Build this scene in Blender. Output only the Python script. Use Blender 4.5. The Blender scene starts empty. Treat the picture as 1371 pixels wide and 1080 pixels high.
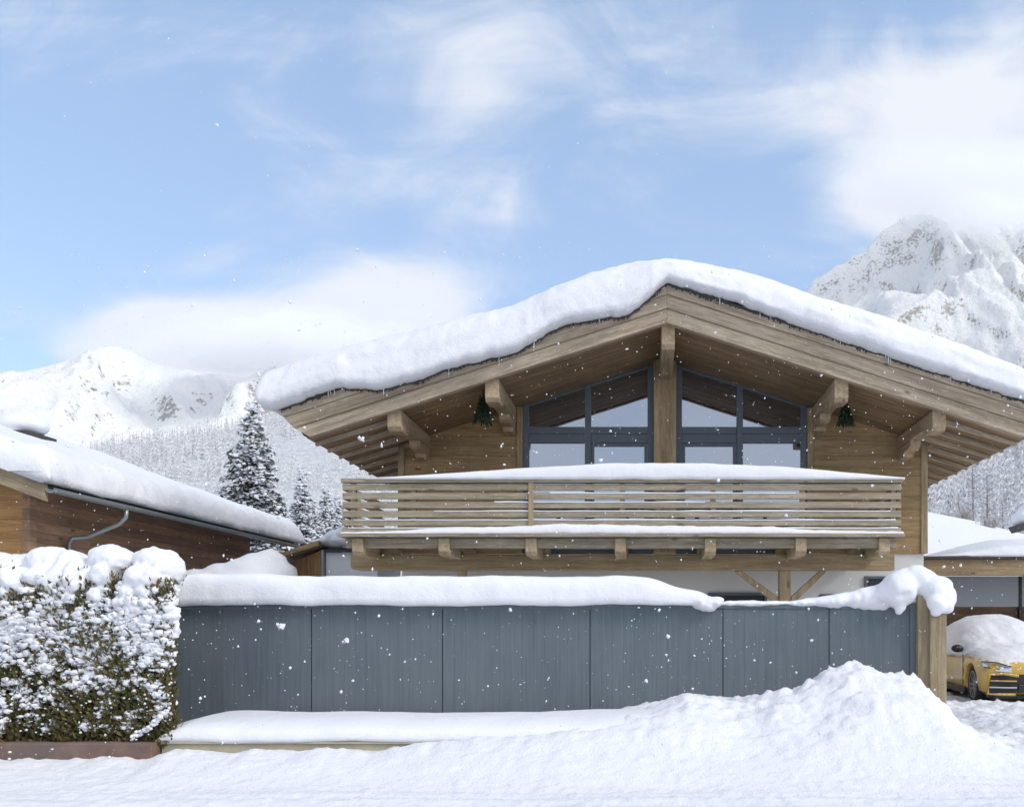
import bpy, bmesh, math, random
import numpy as np
from mathutils import Vector, Matrix

random.seed(7)
rng = np.random.default_rng(7)
sc = bpy.context.scene
COL = sc.collection
R = math.radians

# ------------------------------------------------------------------ camera
F, CX, CY, CH = 1250.0, 863.0, 838.0, 1.6          # focal length and principal point in photo pixels, eye height in metres
PW, PH = 1371.0, 1080.0
cam_d = bpy.data.cameras.new('camera')
cam = bpy.data.objects.new('camera', cam_d)
COL.objects.link(cam)
cam.location = (0, 0, CH)
cam.rotation_euler = (R(90), 0, 0)
cam_d.sensor_width = 36.0
cam_d.lens = 36.0 * F / PW
cam_d.shift_x = -(CX - PW / 2) / PW
cam_d.shift_y = (CY - PH / 2) / PW
cam_d.clip_start = 0.05
cam_d.clip_end = 30000
sc.camera = cam

def PX(x, D): return (x - CX) / F * D
def PZ(y, D): return CH + (CY - y) / F * D

# ------------------------------------------------------------------ numpy noise
_perm = np.random.default_rng(3).permutation(512).astype(np.int64)
_perm = np.concatenate([_perm, _perm, _perm])
_grad = np.random.default_rng(5).normal(size=(512, 3))
_grad /= np.linalg.norm(_grad, axis=1)[:, None]

def perlin(x, y, z=None):
    x = np.asarray(x, float); y = np.asarray(y, float)
    z = np.zeros_like(x) + 0.37 if z is None else np.asarray(z, float)
    xi, yi, zi = np.floor(x).astype(np.int64), np.floor(y).astype(np.int64), np.floor(z).astype(np.int64)
    xf, yf, zf = x - xi, y - yi, z - zi
    u, v, w = [t * t * t * (t * (t * 6 - 15) + 10) for t in (xf, yf, zf)]
    def g(i, j, k):
        h = _perm[_perm[_perm[(xi + i) & 511] + ((yi + j) & 511)] + ((zi + k) & 511)]
        gr = _grad[h]
        return gr[..., 0] * (xf - i) + gr[..., 1] * (yf - j) + gr[..., 2] * (zf - k)
    def L(a, b, t): return a + (b - a) * t
    return L(L(L(g(0,0,0), g(1,0,0), u), L(g(0,1,0), g(1,1,0), u), v),
             L(L(g(0,0,1), g(1,0,1), u), L(g(0,1,1), g(1,1,1), u), v), w) * 1.5

def fbm(x, y, z=None, oct=4, lac=2.0, gain=0.5):
    a, f, s = 1.0, 1.0, 0
    for i in range(oct):
        s = s + a * perlin(np.asarray(x) * f + 17.3 * i, np.asarray(y) * f - 9.1 * i, None if z is None else np.asarray(z) * f + 3.7 * i)
        a *= gain; f *= lac
    return s

def ridged(x, y, oct=5, lac=2.1, gain=0.5):
    a, f, s = 1.0, 1.0, 0
    for i in range(oct):
        s = s + a * (1 - np.abs(perlin(np.asarray(x) * f + 31.7 * i, np.asarray(y) * f + 5.3 * i)) * 1.6)
        a *= gain; f *= lac
    return s

def sstep(a, b, x):
    t = np.clip((np.asarray(x, float) - a) / (b - a), 0, 1)
    return t * t * (3 - 2 * t)

# ------------------------------------------------------------------ mesh builder
class MB:
    def __init__(s): s.v = []; s.f = []; s.n = 0
    def add(s, verts, faces):
        o = s.n
        s.v.extend([tuple(map(float, p)) for p in verts]); s.n += len(verts)
        s.f.extend([tuple(int(i) + o for i in q) for q in faces])
        return s
    def box(s, x0, x1, y0, y1, z0, z1):
        return s.add([(x0,y0,z0),(x1,y0,z0),(x1,y1,z0),(x0,y1,z0),(x0,y0,z1),(x1,y0,z1),(x1,y1,z1),(x0,y1,z1)],
                     [(0,3,2,1),(4,5,6,7),(0,1,5,4),(1,2,6,5),(2,3,7,6),(3,0,4,7)])
    def prism(s, poly, y0, y1):                       # polygon in x/z (counter-clockwise seen from -y), extruded in y
        n = len(poly)
        v = [(x, y0, z) for x, z in poly] + [(x, y1, z) for x, z in poly]
        f = [tuple(range(n)), tuple(range(2*n-1, n-1, -1))]
        f += [(i, i + n, (i+1) % n + n, (i+1) % n) for i in range(n)]
        return s.add(v, f)
    def prism_x(s, poly, x0, x1):                     # polygon in y/z extruded in x
        n = len(poly)
        v = [(x0, y, z) for y, z in poly] + [(x1, y, z) for y, z in poly]
        f = [tuple(range(n-1, -1, -1)), tuple(range(n, 2*n))]
        f += [(i, (i+1) % n, (i+1) % n + n, i + n) for i in range(n)]
        return s.add(v, f)
    def tube(s, pts, rad, seg=8, cap=True):
        pts = [Vector(p) for p in pts]
        if not hasattr(rad, '__len__'): rad = [rad] * len(pts)
        rings = []
        for i, p in enumerate(pts):
            d = (pts[min(i+1, len(pts)-1)] - pts[max(i-1, 0)]).normalized()
            a = d.cross(Vector((0, 0, 1)))
            if a.length < 1e-3: a = d.cross(Vector((0, 1, 0)))
            a.normalize(); b = d.cross(a)
            rings.append([p + (a * math.cos(2*math.pi*k/seg) + b * math.sin(2*math.pi*k/seg)) * rad[i] for k in range(seg)])
        v = [q for r in rings for q in r]
        f = []
        for i in range(len(rings)-1):
            for k in range(seg):
                f.append((i*seg+k, i*seg+(k+1) % seg, (i+1)*seg+(k+1) % seg, (i+1)*seg+k))
        if cap:
            f.append(tuple(range(seg-1, -1, -1))); f.append(tuple(range((len(rings)-1)*seg, len(rings)*seg)))
        return s.add(v, f)
    def rings(s, rings, closed=True, caps=True):      # list of equally long point loops
        n = len(rings[0]); m = len(rings)
        v = [p for r in rings for p in r]; f = []
        for i in range(m-1):
            for k in range(n if closed else n-1):
                f.append((i*n+k, i*n+(k+1) % n, (i+1)*n+(k+1) % n, (i+1)*n+k))
        if caps:
            f.append(tuple(range(n-1, -1, -1))); f.append(tuple(range((m-1)*n, m*n)))
        return s.add(v, f)
    def build(s, name, mat, parent=None, origin=(0, 0, 0), smooth=False, bevel=0.0, recalc=False):
        me = bpy.data.meshes.new(name)
        if parent is not None: origin = parent['_o']
        v = np.array(s.v, float).reshape(-1, 3) - np.array(origin, float)
        me.from_pydata(v.tolist(), [], s.f)
        me.materials.append(mat)
        if recalc:
            bm = bmesh.new(); bm.from_mesh(me); bmesh.ops.recalc_face_normals(bm, faces=bm.faces); bm.to_mesh(me); bm.free()
        if smooth: me.polygons.foreach_set('use_smooth', [True] * len(me.polygons))
        me.update()
        o = bpy.data.objects.new(name, me); COL.objects.link(o)
        o['_o'] = tuple(origin)
        if parent is not None: o.parent = parent
        else: o.location = origin
        if bevel:
            b = o.modifiers.new('bevel', 'BEVEL'); b.width = bevel; b.segments = 2; b.limit_method = 'ANGLE'; b.angle_limit = R(40)
        return o

def tag(o, label=None, cat=None, group=None, kind=None):
    if label: o['label'] = label
    if cat: o['category'] = cat
    if group: o['group'] = group
    if kind: o['kind'] = kind
    return o

def thing(name, loc, label, cat, group=None):
    o = bpy.data.objects.new(name, None); COL.objects.link(o)
    o.location = loc; o['_o'] = tuple(map(float, loc)); o.empty_display_size = 0.3
    return tag(o, label, cat, group)

def grid_obj(name, X, Y, Z, mat, smooth=True):
    ny, nx = X.shape
    v = np.stack([X, Y, Z], -1).reshape(-1, 3)
    i = np.arange(ny-1)[:, None] * nx + np.arange(nx-1)[None]
    f = np.stack([i, i+1, i+nx+1, i+nx], -1).reshape(-1, 4)
    me = bpy.data.meshes.new(name); me.from_pydata(v.tolist(), [], f.tolist()); me.materials.append(mat)
    if smooth: me.polygons.foreach_set('use_smooth', [True] * len(me.polygons))
    me.update()
    o = bpy.data.objects.new(name, me); COL.objects.link(o); o['_o'] = (0., 0., 0.)
    return o

def ico(sub):
    bm = bmesh.new(); bmesh.ops.create_icosphere(bm, subdivisions=sub, radius=1.0)
    v = np.array([p.co[:] for p in bm.verts]); f = [[q.index for q in x.verts] for x in bm.faces]
    bm.free(); return v, f
ICO = {k: ico(k) for k in (1, 2, 3)}

def blob(mb, c, r, sub=2, rough=0.2, freq=1.3):
    v, f = ICO[sub]
    q = v * (1 + rough * perlin(v[:,0]*freq + c[0]*3.1, v[:,1]*freq + c[1]*2.7, v[:,2]*freq + c[2]*3.3))[:, None]
    mb.add(q * np.array(r) + np.array(c), f)

def bake(o, mods):
    """applies modifiers (list of (type, dict)) to the object's mesh"""
    for t, d in mods:
        m = o.modifiers.new(t.lower(), t)
        for k, val in d.items(): setattr(m, k, val)
    dg = bpy.context.evaluated_depsgraph_get()
    me = bpy.data.meshes.new_from_object(o.evaluated_get(dg))
    old = o.data; nm = old.name
    o.modifiers.clear(); o.data = me; bpy.data.meshes.remove(old); me.name = nm
    return o

def melt(o, voxel, it=4, amp=0.0, freq=3.0, smooth=True):
    """fuses overlapping lumps into one smooth snow surface"""
    bake(o, [('REMESH', dict(mode='VOXEL', voxel_size=voxel)), ('SMOOTH', dict(factor=0.5, iterations=it))])
    me = o.data
    if amp:
        n = len(me.vertices); co = np.empty(n*3); me.vertices.foreach_get('co', co); co = co.reshape(-1, 3)
        no = np.empty(n*3); me.vertices.foreach_get('normal', no); no = no.reshape(-1, 3)
        co += no * (amp * fbm(co[:,0]*freq, co[:,1]*freq, co[:,2]*freq, 3))[:, None]
        me.vertices.foreach_set('co', co.ravel())
    if smooth: me.polygons.foreach_set('use_smooth', [True] * len(me.polygons))
    me.update(); return o

# ------------------------------------------------------------------ materials
def newmat(name):
    m = bpy.data.materials.new(name); m.use_nodes = True
    nt = m.node_tree; nt.nodes.clear()
    out = nt.nodes.new('ShaderNodeOutputMaterial')
    b = nt.nodes.new('ShaderNodeBsdfPrincipled'); nt.links.new(b.outputs[0], out.inputs[0])
    return m, nt, b, out

def nd(nt, t, **k):
    n = nt.nodes.new(t)
    for a, v in k.items():
        if a in n.inputs.keys() if isinstance(a, str) and not hasattr(n, a) else False: n.inputs[a].default_value = v
        else: setattr(n, a, v)
    return n

def ramp(nt, fac, stops):
    n = nt.nodes.new('ShaderNodeValToRGB')
    e = n.color_ramp.elements
    while len(e) < len(stops): e.new(0.5)
    for el, (p, c) in zip(e, stops):
        el.position = p; el.color = (c if hasattr(c, '__len__') else (c, c, c)) + ((1,) if hasattr(c, '__len__') and len(c) == 3 else ()) if hasattr(c, '__len__') else (c, c, c, 1)
    nt.links.new(fac, n.inputs[0]); return n.outputs[0]

def mapping(nt, coord='Object', scale=(1, 1, 1), rot=(0, 0, 0), loc=(0, 0, 0)):
    tc = nt.nodes.new('ShaderNodeTexCoord'); mp = nt.nodes.new('ShaderNodeMapping')
    mp.inputs['Scale'].default_value = scale; mp.inputs['Rotation'].default_value = rot; mp.inputs['Location'].default_value = loc
    nt.links.new(tc.outputs[coord], mp.inputs[0]); return mp.outputs[0]

def noise(nt, vec, scale, detail=4, rough=0.55, dist=0.0):
    n = nt.nodes.new('ShaderNodeTexNoise')
    n.inputs['Scale'].default_value = scale; n.inputs['Detail'].default_value = detail
    n.inputs['Roughness'].default_value = rough; n.inputs['Distortion'].default_value = dist
    nt.links.new(vec, n.inputs['Vector']); return n.outputs[0]

def mix(nt, fac, a, b, mode='MIX'):
    n = nt.nodes.new('ShaderNodeMix'); n.data_type = 'RGBA'; n.blend_type = mode
    for sock, val in ((n.inputs[0], fac), (n.inputs[6], a), (n.inputs[7], b)):
        if isinstance(val, (int, float)): sock.default_value = val
        elif isinstance(val, tuple): sock.default_value = val + (1,) if len(val) == 3 else val
        else: nt.links.new(val, sock)
    return n.outputs[2]

def mth(nt, op, a, b=None, c=None, clamp=False):
    n = nt.nodes.new('ShaderNodeMath'); n.operation = op; n.use_clamp = clamp
    for i, val in enumerate((a, b, c)):
        if val is None: continue
        if isinstance(val, (int, float)): n.inputs[i].default_value = val
        else: nt.links.new(val, n.inputs[i])
    return n.outputs[0]

def bump(nt, b, h, strength=0.3, dist=0.02):
    n = nt.nodes.new('ShaderNodeBump'); n.inputs['Strength'].default_value = strength; n.inputs['Distance'].default_value = dist
    nt.links.new(h, n.inputs['Height']); nt.links.new(n.outputs[0], b.inputs['Normal'])

def snow_mat(name, col=(0.735, 0.74, 0.77), b1=0.5, s1=6.0, s2=60.0, d=0.03, grit=0.0):
    m, nt, b, _ = newmat(name)
    v = mapping(nt)
    n1 = noise(nt, v, s1, 5, 0.6); n2 = noise(nt, v, s2, 3, 0.6)
    h = mth(nt, 'ADD', n1, mth(nt, 'MULTIPLY', n2, 0.35))
    c = mix(nt, noise(nt, v, 1.7, 3), tuple(x * 0.96 for x in col), col)
    if grit:
        g = ramp(nt, noise(nt, mapping(nt, scale=(1.0, 3.0, 1)), 3.0, 6, 0.7), [(0.45, 0.0), (0.75, 1.0)])
        c = mix(nt, mth(nt, 'MULTIPLY', g, grit), c, (0.42, 0.42, 0.43))
    nt.links.new(c, b.inputs['Base Color'])
    b.inputs['Roughness'].default_value = 0.75
    b.inputs['Specular IOR Level'].default_value = 0.25
    bump(nt, b, h, b1, d)
    return m

M = {}
M['snow'] = snow_mat('fresh_snow')
M['snow_soft'] = snow_mat('soft_snow', b1=0.55, s1=5, s2=45, d=0.05)
M['snow_road'] = snow_mat('ploughed_snow', b1=0.7, s1=7, s2=45, d=0.05)
M['snow_drive'] = snow_mat('driven_snow', b1=0.8, s1=9, s2=50, d=0.05, grit=0.55)
M['snow_flake'] = snow_mat('flake', b1=0.0)

def wood(name, light, dark, axis='x', rot=0.0, plank=0.0, plank_axis='z', streak=1.0, rough=0.75, bumpy=0.4, var=0.5, snowdust=0.0):
    """weathered timber with the grain along one local axis; plank > 0 adds joints every plank metres"""
    m, nt, b, _ = newmat(name)
    sc_ = {'x': (0.55, 9, 9), 'y': (9, 0.55, 9), 'z': (9, 9, 0.55)}[axis]
    tc = nt.nodes.new('ShaderNodeTexCoord')
    r = nt.nodes.new('ShaderNodeMapping'); r.inputs['Rotation'].default_value = (0, rot, 0)
    nt.links.new(tc.outputs['Object'], r.inputs[0])
    mp = nt.nodes.new('ShaderNodeMapping'); mp.inputs['Scale'].default_value = sc_
    nt.links.new(r.outputs[0], mp.inputs[0]); v = mp.outputs[0]
    n1 = noise(nt, v, 1.0 * streak, 6, 0.65, 0.6)
    n2 = noise(nt, v, 5.0 * streak, 4, 0.7, 0.3)
    n3 = noise(nt, tc.outputs['Object'], 0.9, 4, 0.6)
    fac = mth(nt, 'ADD', mth(nt, 'MULTIPLY', n1, 0.55), mth(nt, 'MULTIPLY', n2, 0.45))
    c = ramp(nt, fac, [(0.40, dark), (0.5, tuple((a + d_) / 2 for a, d_ in zip(light, dark))), (0.60, light)])
    spk = noise(nt, v, 14.0, 3, 0.75)
    c = mix(nt, mth(nt, 'MULTIPLY', ramp(nt, spk, [(0.56, 0.0), (0.70, 1.0)]), 0.55), c, tuple(x * 0.55 for x in dark))
    c = mix(nt, mth(nt, 'MULTIPLY', ramp(nt, noise(nt, v, 9.0, 3, 0.7), [(0.56, 0.0), (0.72, 1.0)]), 0.5), c, tuple(min(1, x * 1.25 + 0.05) for x in light))
    c = mix(nt, mth(nt, 'MULTIPLY', ramp(nt, n3, [(0.35, 1.0), (0.65, 0.0)]), var), c, tuple(x * 0.62 for x in dark))
    bl = ramp(nt, noise(nt, v, 0.45, 5, 0.7, 1.0), [(0.46, 0.0), (0.70, 0.45)])
    c = mix(nt, bl, c, tuple(x * 0.5 for x in dark))
    vo = nt.nodes.new('ShaderNodeTexVoronoi'); vo.inputs['Scale'].default_value = 0.9; vo.inputs['Randomness'].default_value = 1.0
    mk_ = nt.nodes.new('ShaderNodeMapping'); mk_.inputs['Scale'].default_value = {'x': (1.4, 3.4, 3.4), 'y': (3.4, 1.4, 3.4), 'z': (3.4, 3.4, 1.4)}[axis]
    nt.links.new(r.outputs[0], mk_.inputs[0]); nt.links.new(mk_.outputs[0], vo.inputs['Vector'])
    c = mix(nt, ramp(nt, vo.outputs['Distance'], [(0.06, 0.75), (0.13, 0.0)]), c, tuple(x * 0.4 for x in dark))      # knots
    h = fac
    if plank:
        sp = nt.nodes.new('ShaderNodeSeparateXYZ'); nt.links.new(r.outputs[0], sp.inputs[0])
        q = mth(nt, 'DIVIDE', sp.outputs['xyz'.index(plank_axis)], plank)
        fl = mth(nt, 'FLOOR', q); fr = mth(nt, 'SUBTRACT', q, fl)
        wn = nt.nodes.new('ShaderNodeTexWhiteNoise'); wn.noise_dimensions = '1D'; nt.links.new(fl, wn.inputs['W'])
        c = mix(nt, 1.0, c, ramp(nt, wn.outputs[0], [(0.0, (0.78, 0.78, 0.8)), (1.0, (1.12, 1.08, 1.04))]), 'MULTIPLY')
        edge = mth(nt, 'LESS_THAN', mth(nt, 'ABSOLUTE', mth(nt, 'SUBTRACT', fr, 0.5)), 0.5 - 0.004 / plank)
        c = mix(nt, edge, tuple(x * 0.45 for x in dark), c)
        h = mth(nt, 'ADD', h, mth(nt, 'MULTIPLY', edge, 1.6))
    nt.links.new(c, b.inputs['Base Color'])
    b.inputs['Roughness'].default_value = rough; b.inputs['Specular IOR Level'].default_value = 0.25
    bump(nt, b, h, bumpy, 0.01)
    return m

SL = math.atan(0.32)
M['fascia_l'] = wood('fascia_wood_rising', (0.60, 0.495, 0.37), (0.29, 0.225, 0.155), 'x', rot=SL, var=0.25)
M['fascia_r'] = wood('fascia_wood_falling', (0.60, 0.495, 0.37), (0.29, 0.225, 0.155), 'x', rot=-SL, var=0.25)
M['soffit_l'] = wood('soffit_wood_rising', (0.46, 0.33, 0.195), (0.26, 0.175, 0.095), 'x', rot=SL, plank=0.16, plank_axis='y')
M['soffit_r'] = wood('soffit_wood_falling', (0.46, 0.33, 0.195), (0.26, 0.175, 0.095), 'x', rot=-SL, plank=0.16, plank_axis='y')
M['wall_wood'] = wood('log_wall_wood', (0.54, 0.385, 0.20), (0.30, 0.205, 0.10), 'x', var=0.4, plank=0.46, plank_axis='z')
M['beam_y'] = wood('purlin_wood', (0.55, 0.43, 0.28), (0.33, 0.245, 0.15), 'y', var=0.3)
M['beam_x'] = wood('girder_wood', (0.48, 0.37, 0.22), (0.28, 0.205, 0.115), 'x', var=0.35)
M['post_z'] = wood('post_wood', (0.52, 0.395, 0.24), (0.29, 0.21, 0.12), 'z', var=0.35)
M['slat'] = wood('slat_wood', (0.46, 0.40, 0.30), (0.24, 0.20, 0.14), 'x', streak=1.5, var=0.3)
M['gatepost'] = wood('gatepost_wood', (0.44, 0.36, 0.235), (0.24, 0.185, 0.115), 'z', streak=1.4)
M['near_wall'] = wood('neighbour_front_wood', (0.62, 0.37, 0.155), (0.38, 0.205, 0.08), 'x', var=0.3, plank=0.36, plank_axis='z')
M['near_side'] = wood('neighbour_side_wood', (0.50, 0.325, 0.215), (0.31, 0.195, 0.13), 'y', var=0.35, plank=0.2, plank_axis='z')
M['near_fascia'] = wood('neighbour_fascia_wood', (0.46, 0.37, 0.24), (0.28, 0.21, 0.13), 'x', rot=-math.atan(0.37))
M['shed_wood'] = wood('shed_wood', (0.55, 0.33, 0.15), (0.3, 0.165, 0.075), 'z', plank=0.2, plank_axis='x')
M['shed_roof'] = wood('shed_roof_wood', (0.56, 0.40, 0.22), (0.3, 0.2, 0.105), 'x', rot=math.atan(0.42))
M['carport_beam'] = wood('carport_wood', (0.42, 0.31, 0.18), (0.22, 0.155, 0.09), 'x')
M['floor_wood'] = wood('floor_wood', (0.3, 0.2, 0.12), (0.16, 0.1, 0.06), 'x', plank=0.15, plank_axis='y')

def flat(name, col, rough=0.6, metal=0.0, n_scale=8.0, var=0.15, bumpy=0.1, spec=0.4):
    m, nt, b, _ = newmat(name)
    v = mapping(nt)
    n = noise(nt, v, n_scale, 5, 0.6)
    nt.links.new(mix(nt, n, tuple(x * (1 - var) for x in col), tuple(min(1, x * (1 + var)) for x in col)), b.inputs['Base Color'])
    b.inputs['Roughness'].default_value = rough; b.inputs['Metallic'].default_value = metal; b.inputs['Specular IOR Level'].default_value = spec
    if bumpy: bump(nt, b, noise(nt, v, n_scale * 6, 3), bumpy, 0.005)
    return m

M['plaster'] = flat('pale_plaster', (0.66, 0.65, 0.62), 0.9, n_scale=1.2, var=0.06, bumpy=0.25, spec=0.1)
M['white_wall'] = flat('white_render', (0.8, 0.81, 0.84), 0.9, n_scale=1.0, var=0.04, spec=0.1)
M['frame'] = flat('window_frame_paint', (0.10, 0.122, 0.145), 0.5, var=0.1)
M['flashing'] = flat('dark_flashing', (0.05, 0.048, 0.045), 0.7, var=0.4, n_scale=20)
M['gutter'] = flat('zinc_gutter', (0.3, 0.34, 0.34), 0.42, metal=0.6, n_scale=3, var=0.15)
M['dark'] = flat('dark_interior', (0.045, 0.045, 0.05), 0.8, var=0.2)
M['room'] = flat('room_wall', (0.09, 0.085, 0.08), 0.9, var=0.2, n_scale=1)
M['grey_panel'] = flat('grey_garage_panel', (0.33, 0.34, 0.36), 0.55, var=0.06, n_scale=2)
M['door_wood'] = wood('garage_door_wood', (0.2, 0.13, 0.075), (0.1, 0.063, 0.036), 'x', plank=0.2)
M['stone'] = flat('limestone_ledge', (0.40, 0.36, 0.27), 0.9, n_scale=4, var=0.25, bumpy=0.5, spec=0.1)
M['black'] = flat('black_plastic', (0.02, 0.02, 0.022), 0.45, var=0.2)
M['tyre'] = flat('tyre_rubber', (0.025, 0.025, 0.026), 0.85, var=0.3)
M['rim'] = flat('alloy_rim', (0.32, 0.33, 0.35), 0.35, metal=0.8, var=0.2)
M['chrome'] = flat('pale_trim', (0.55, 0.56, 0.58), 0.3, metal=0.5, var=0.1)

def car_paint():
    m, nt, b, _ = newmat('yellow_car_paint')
    v = mapping(nt)
    n = noise(nt, v, 3.0, 5, 0.65)
    c = mix(nt, ramp(nt, n, [(0.35, 0.0), (0.65, 1.0)]), (0.50, 0.295, 0.03), (0.60, 0.37, 0.045))
    dust = ramp(nt, noise(nt, v, 22.0, 5, 0.7), [(0.60, 0.0), (0.70, 1.0)])
    ge = nt.nodes.new('ShaderNodeNewGeometry'); sz = nt.nodes.new('ShaderNodeSeparateXYZ'); nt.links.new(ge.outputs['Normal'], sz.inputs[0])
    up = ramp(nt, mth(nt, 'ADD', sz.outputs[2], mth(nt, 'MULTIPLY', mth(nt, 'SUBTRACT', noise(nt, v, 9.0, 6, 0.7), 0.5), 2.2)), [(0.55, 0.0), (0.75, 1.0)])
    c = mix(nt, mth(nt, 'MAXIMUM', mth(nt, 'MULTIPLY', dust, 0.55), mth(nt, 'MULTIPLY', up, 0.9)), c, (0.78, 0.78, 0.79))
    nt.links.new(c, b.inputs['Base Color'])
    b.inputs['Roughness'].default_value = 0.32; b.inputs['Coat Weight'].default_value = 0.5; b.inputs['Coat Roughness'].default_value = 0.12
    return m
M['yellow'] = car_paint()

def lens():
    m, nt, b, _ = newmat('headlight_lens')
    n = noise(nt, mapping(nt), 25.0, 3)
    nt.links.new(mix(nt, n, (0.35, 0.36, 0.4), (0.85, 0.86, 0.9)), b.inputs['Base Color'])
    b.inputs['Roughness'].default_value = 0.12; b.inputs['Metallic'].default_value = 0.4
    return m
M['lens'] = lens()
M['ice'] = flat('pale_ice', (0.72, 0.78, 0.84), 0.15, var=0.1, bumpy=0.0, spec=0.6)

def glass(name, refl=0.4, tint=(0.25, 0.29, 0.33)):
    m, nt, b, out = newmat(name)
    nt.nodes.remove(b)
    g = nt.nodes.new('ShaderNodeBsdfGlossy'); g.inputs['Roughness'].default_value = 0.015
    g.inputs['Color'].default_value = (0.84, 0.88, 0.96, 1)
    t = nt.nodes.new('ShaderNodeBsdfTransparent'); t.inputs['Color'].default_value = tint + (1,)
    mx = nt.nodes.new('ShaderNodeMixShader'); mx.inputs[0].default_value = refl
    nt.links.new(t.outputs[0], mx.inputs[1]); nt.links.new(g.outputs[0], mx.inputs[2]); nt.links.new(mx.outputs[0], out.inputs[0])
    bp = nt.nodes.new('ShaderNodeBump'); bp.inputs['Strength'].default_value = 0.04; bp.inputs['Distance'].default_value = 0.02
    nt.links.new(noise(nt, mapping(nt), 0.9, 2), bp.inputs['Height']); nt.links.new(bp.outputs[0], g.inputs['Normal'])
    return m
M['glass'] = glass('coated_window_glass')
M['car_glass'] = glass('tinted_car_glass', 0.25, (0.12, 0.13, 0.14))

def fence_mat():
    m, nt, b, _ = newmat('blue_grey_fence_paint')
    tc = nt.nodes.new('ShaderNodeTexCoord')
    mp = nt.nodes.new('ShaderNodeMapping'); mp.inputs['Scale'].default_value = (14, 14, 0.5)
    nt.links.new(tc.outputs['Object'], mp.inputs[0])
    n1 = noise(nt, mp.outputs[0], 1.6, 6, 0.7, 0.3)
    n2 = noise(nt, tc.outputs['Object'], 0.8, 4, 0.6)
    isl = nt.nodes.new('ShaderNodeNewGeometry')
    c = ramp(nt, n1, [(0.3, (0.080, 0.101, 0.118)), (0.7, (0.120, 0.146, 0.166))])
    c = mix(nt, ramp(nt, n2, [(0.35, 0.0), (0.7, 0.6)]), c, (0.135, 0.155, 0.17))
    c = mix(nt, 1.0, c, ramp(nt, isl.outputs['Random Per Island'], [(0, (0.96, 0.965, 0.97)), (1, (1.03, 1.025, 1.02))]), 'MULTIPLY')
    nt.links.new(c, b.inputs['Base Color']); b.inputs['Roughness'].default_value = 0.6; b.inputs['Specular IOR Level'].default_value = 0.3
    bump(nt, b, n1, 0.35, 0.006)
    return m
M['fence'] = fence_mat()

def brick_mat():
    m, nt, b, _ = newmat('red_brown_wall_stone')
    tc = nt.nodes.new('ShaderNodeTexCoord')
    n1 = noise(nt, tc.outputs['Object'], 3.0, 6, 0.7); n2 = noise(nt, tc.outputs['Object'], 0.7, 3)
    c = ramp(nt, n1, [(0.3, (0.095, 0.058, 0.045)), (0.55, (0.19, 0.105, 0.078)), (0.75, (0.27, 0.18, 0.145))])
    c = mix(nt, ramp(nt, n2, [(0.4, 0.0), (0.65, 0.7)]), c, (0.14, 0.115, 0.105))
    nt.links.new(c, b.inputs['Base Color']); b.inputs['Roughness'].default_value = 0.9
    bump(nt, b, n1, 0.6, 0.02)
    return m
M['brick'] = brick_mat()

def leaf_mat(name, cols, rough=0.7, patch=None):
    m, nt, b, _ = newmat(name)
    g = nt.nodes.new('ShaderNodeNewGeometry')
    k = len(cols)
    c = ramp(nt, g.outputs['Random Per Island'], [(i / (k - 1), cc) for i, cc in enumerate(cols)])
    if patch: c = mix(nt, ramp(nt, noise(nt, mapping(nt), 1.6, 4, 0.6), [(0.42, 0.0), (0.62, 0.75)]), c, patch)
    nt.links.new(c, b.inputs['Base Color']); b.inputs['Roughness'].default_value = rough; b.inputs['Specular IOR Level'].default_value = 0.2
    return m
M['thuja'] = leaf_mat('thuja_sprays', [(0.035, 0.045, 0.015), (0.09, 0.095, 0.03), (0.05, 0.06, 0.02), (0.14, 0.12, 0.04), (0.11, 0.08, 0.035), (0.04, 0.05, 0.02)], patch=(0.16, 0.125, 0.05))
M['needles'] = leaf_mat('spruce_needles', [(0.05, 0.065, 0.05), (0.085, 0.10, 0.08), (0.035, 0.05, 0.042), (0.13, 0.145, 0.125), (0.4, 0.41, 0.42)])
M['fir_sprig'] = leaf_mat('fir_sprigs', [(0.012, 0.028, 0.012), (0.025, 0.045, 0.018), (0.01, 0.02, 0.01)])
M['frost_tree'] = leaf_mat('frosted_conifer', [(0.46, 0.45, 0.45), (0.64, 0.635, 0.65), (0.76, 0.76, 0.78), (0.56, 0.55, 0.56), (0.80, 0.805, 0.83), (0.22, 0.215, 0.21)], 0.95)
M['frost_twig'] = leaf_mat('rime_twigs', [(0.62, 0.62, 0.67), (0.8, 0.81, 0.86), (0.45, 0.44, 0.46), (0.72, 0.72, 0.78), (0.24, 0.21, 0.2)], 0.9)
M['bark'] = flat('bark', (0.09, 0.07, 0.055), 0.95, n_scale=12, var=0.4, bumpy=0.6, spec=0.1)
M['bark_pale'] = flat('rimed_bark', (0.2, 0.18, 0.17), 0.95, n_scale=12, var=0.4, bumpy=0.6, spec=0.1)

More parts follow.
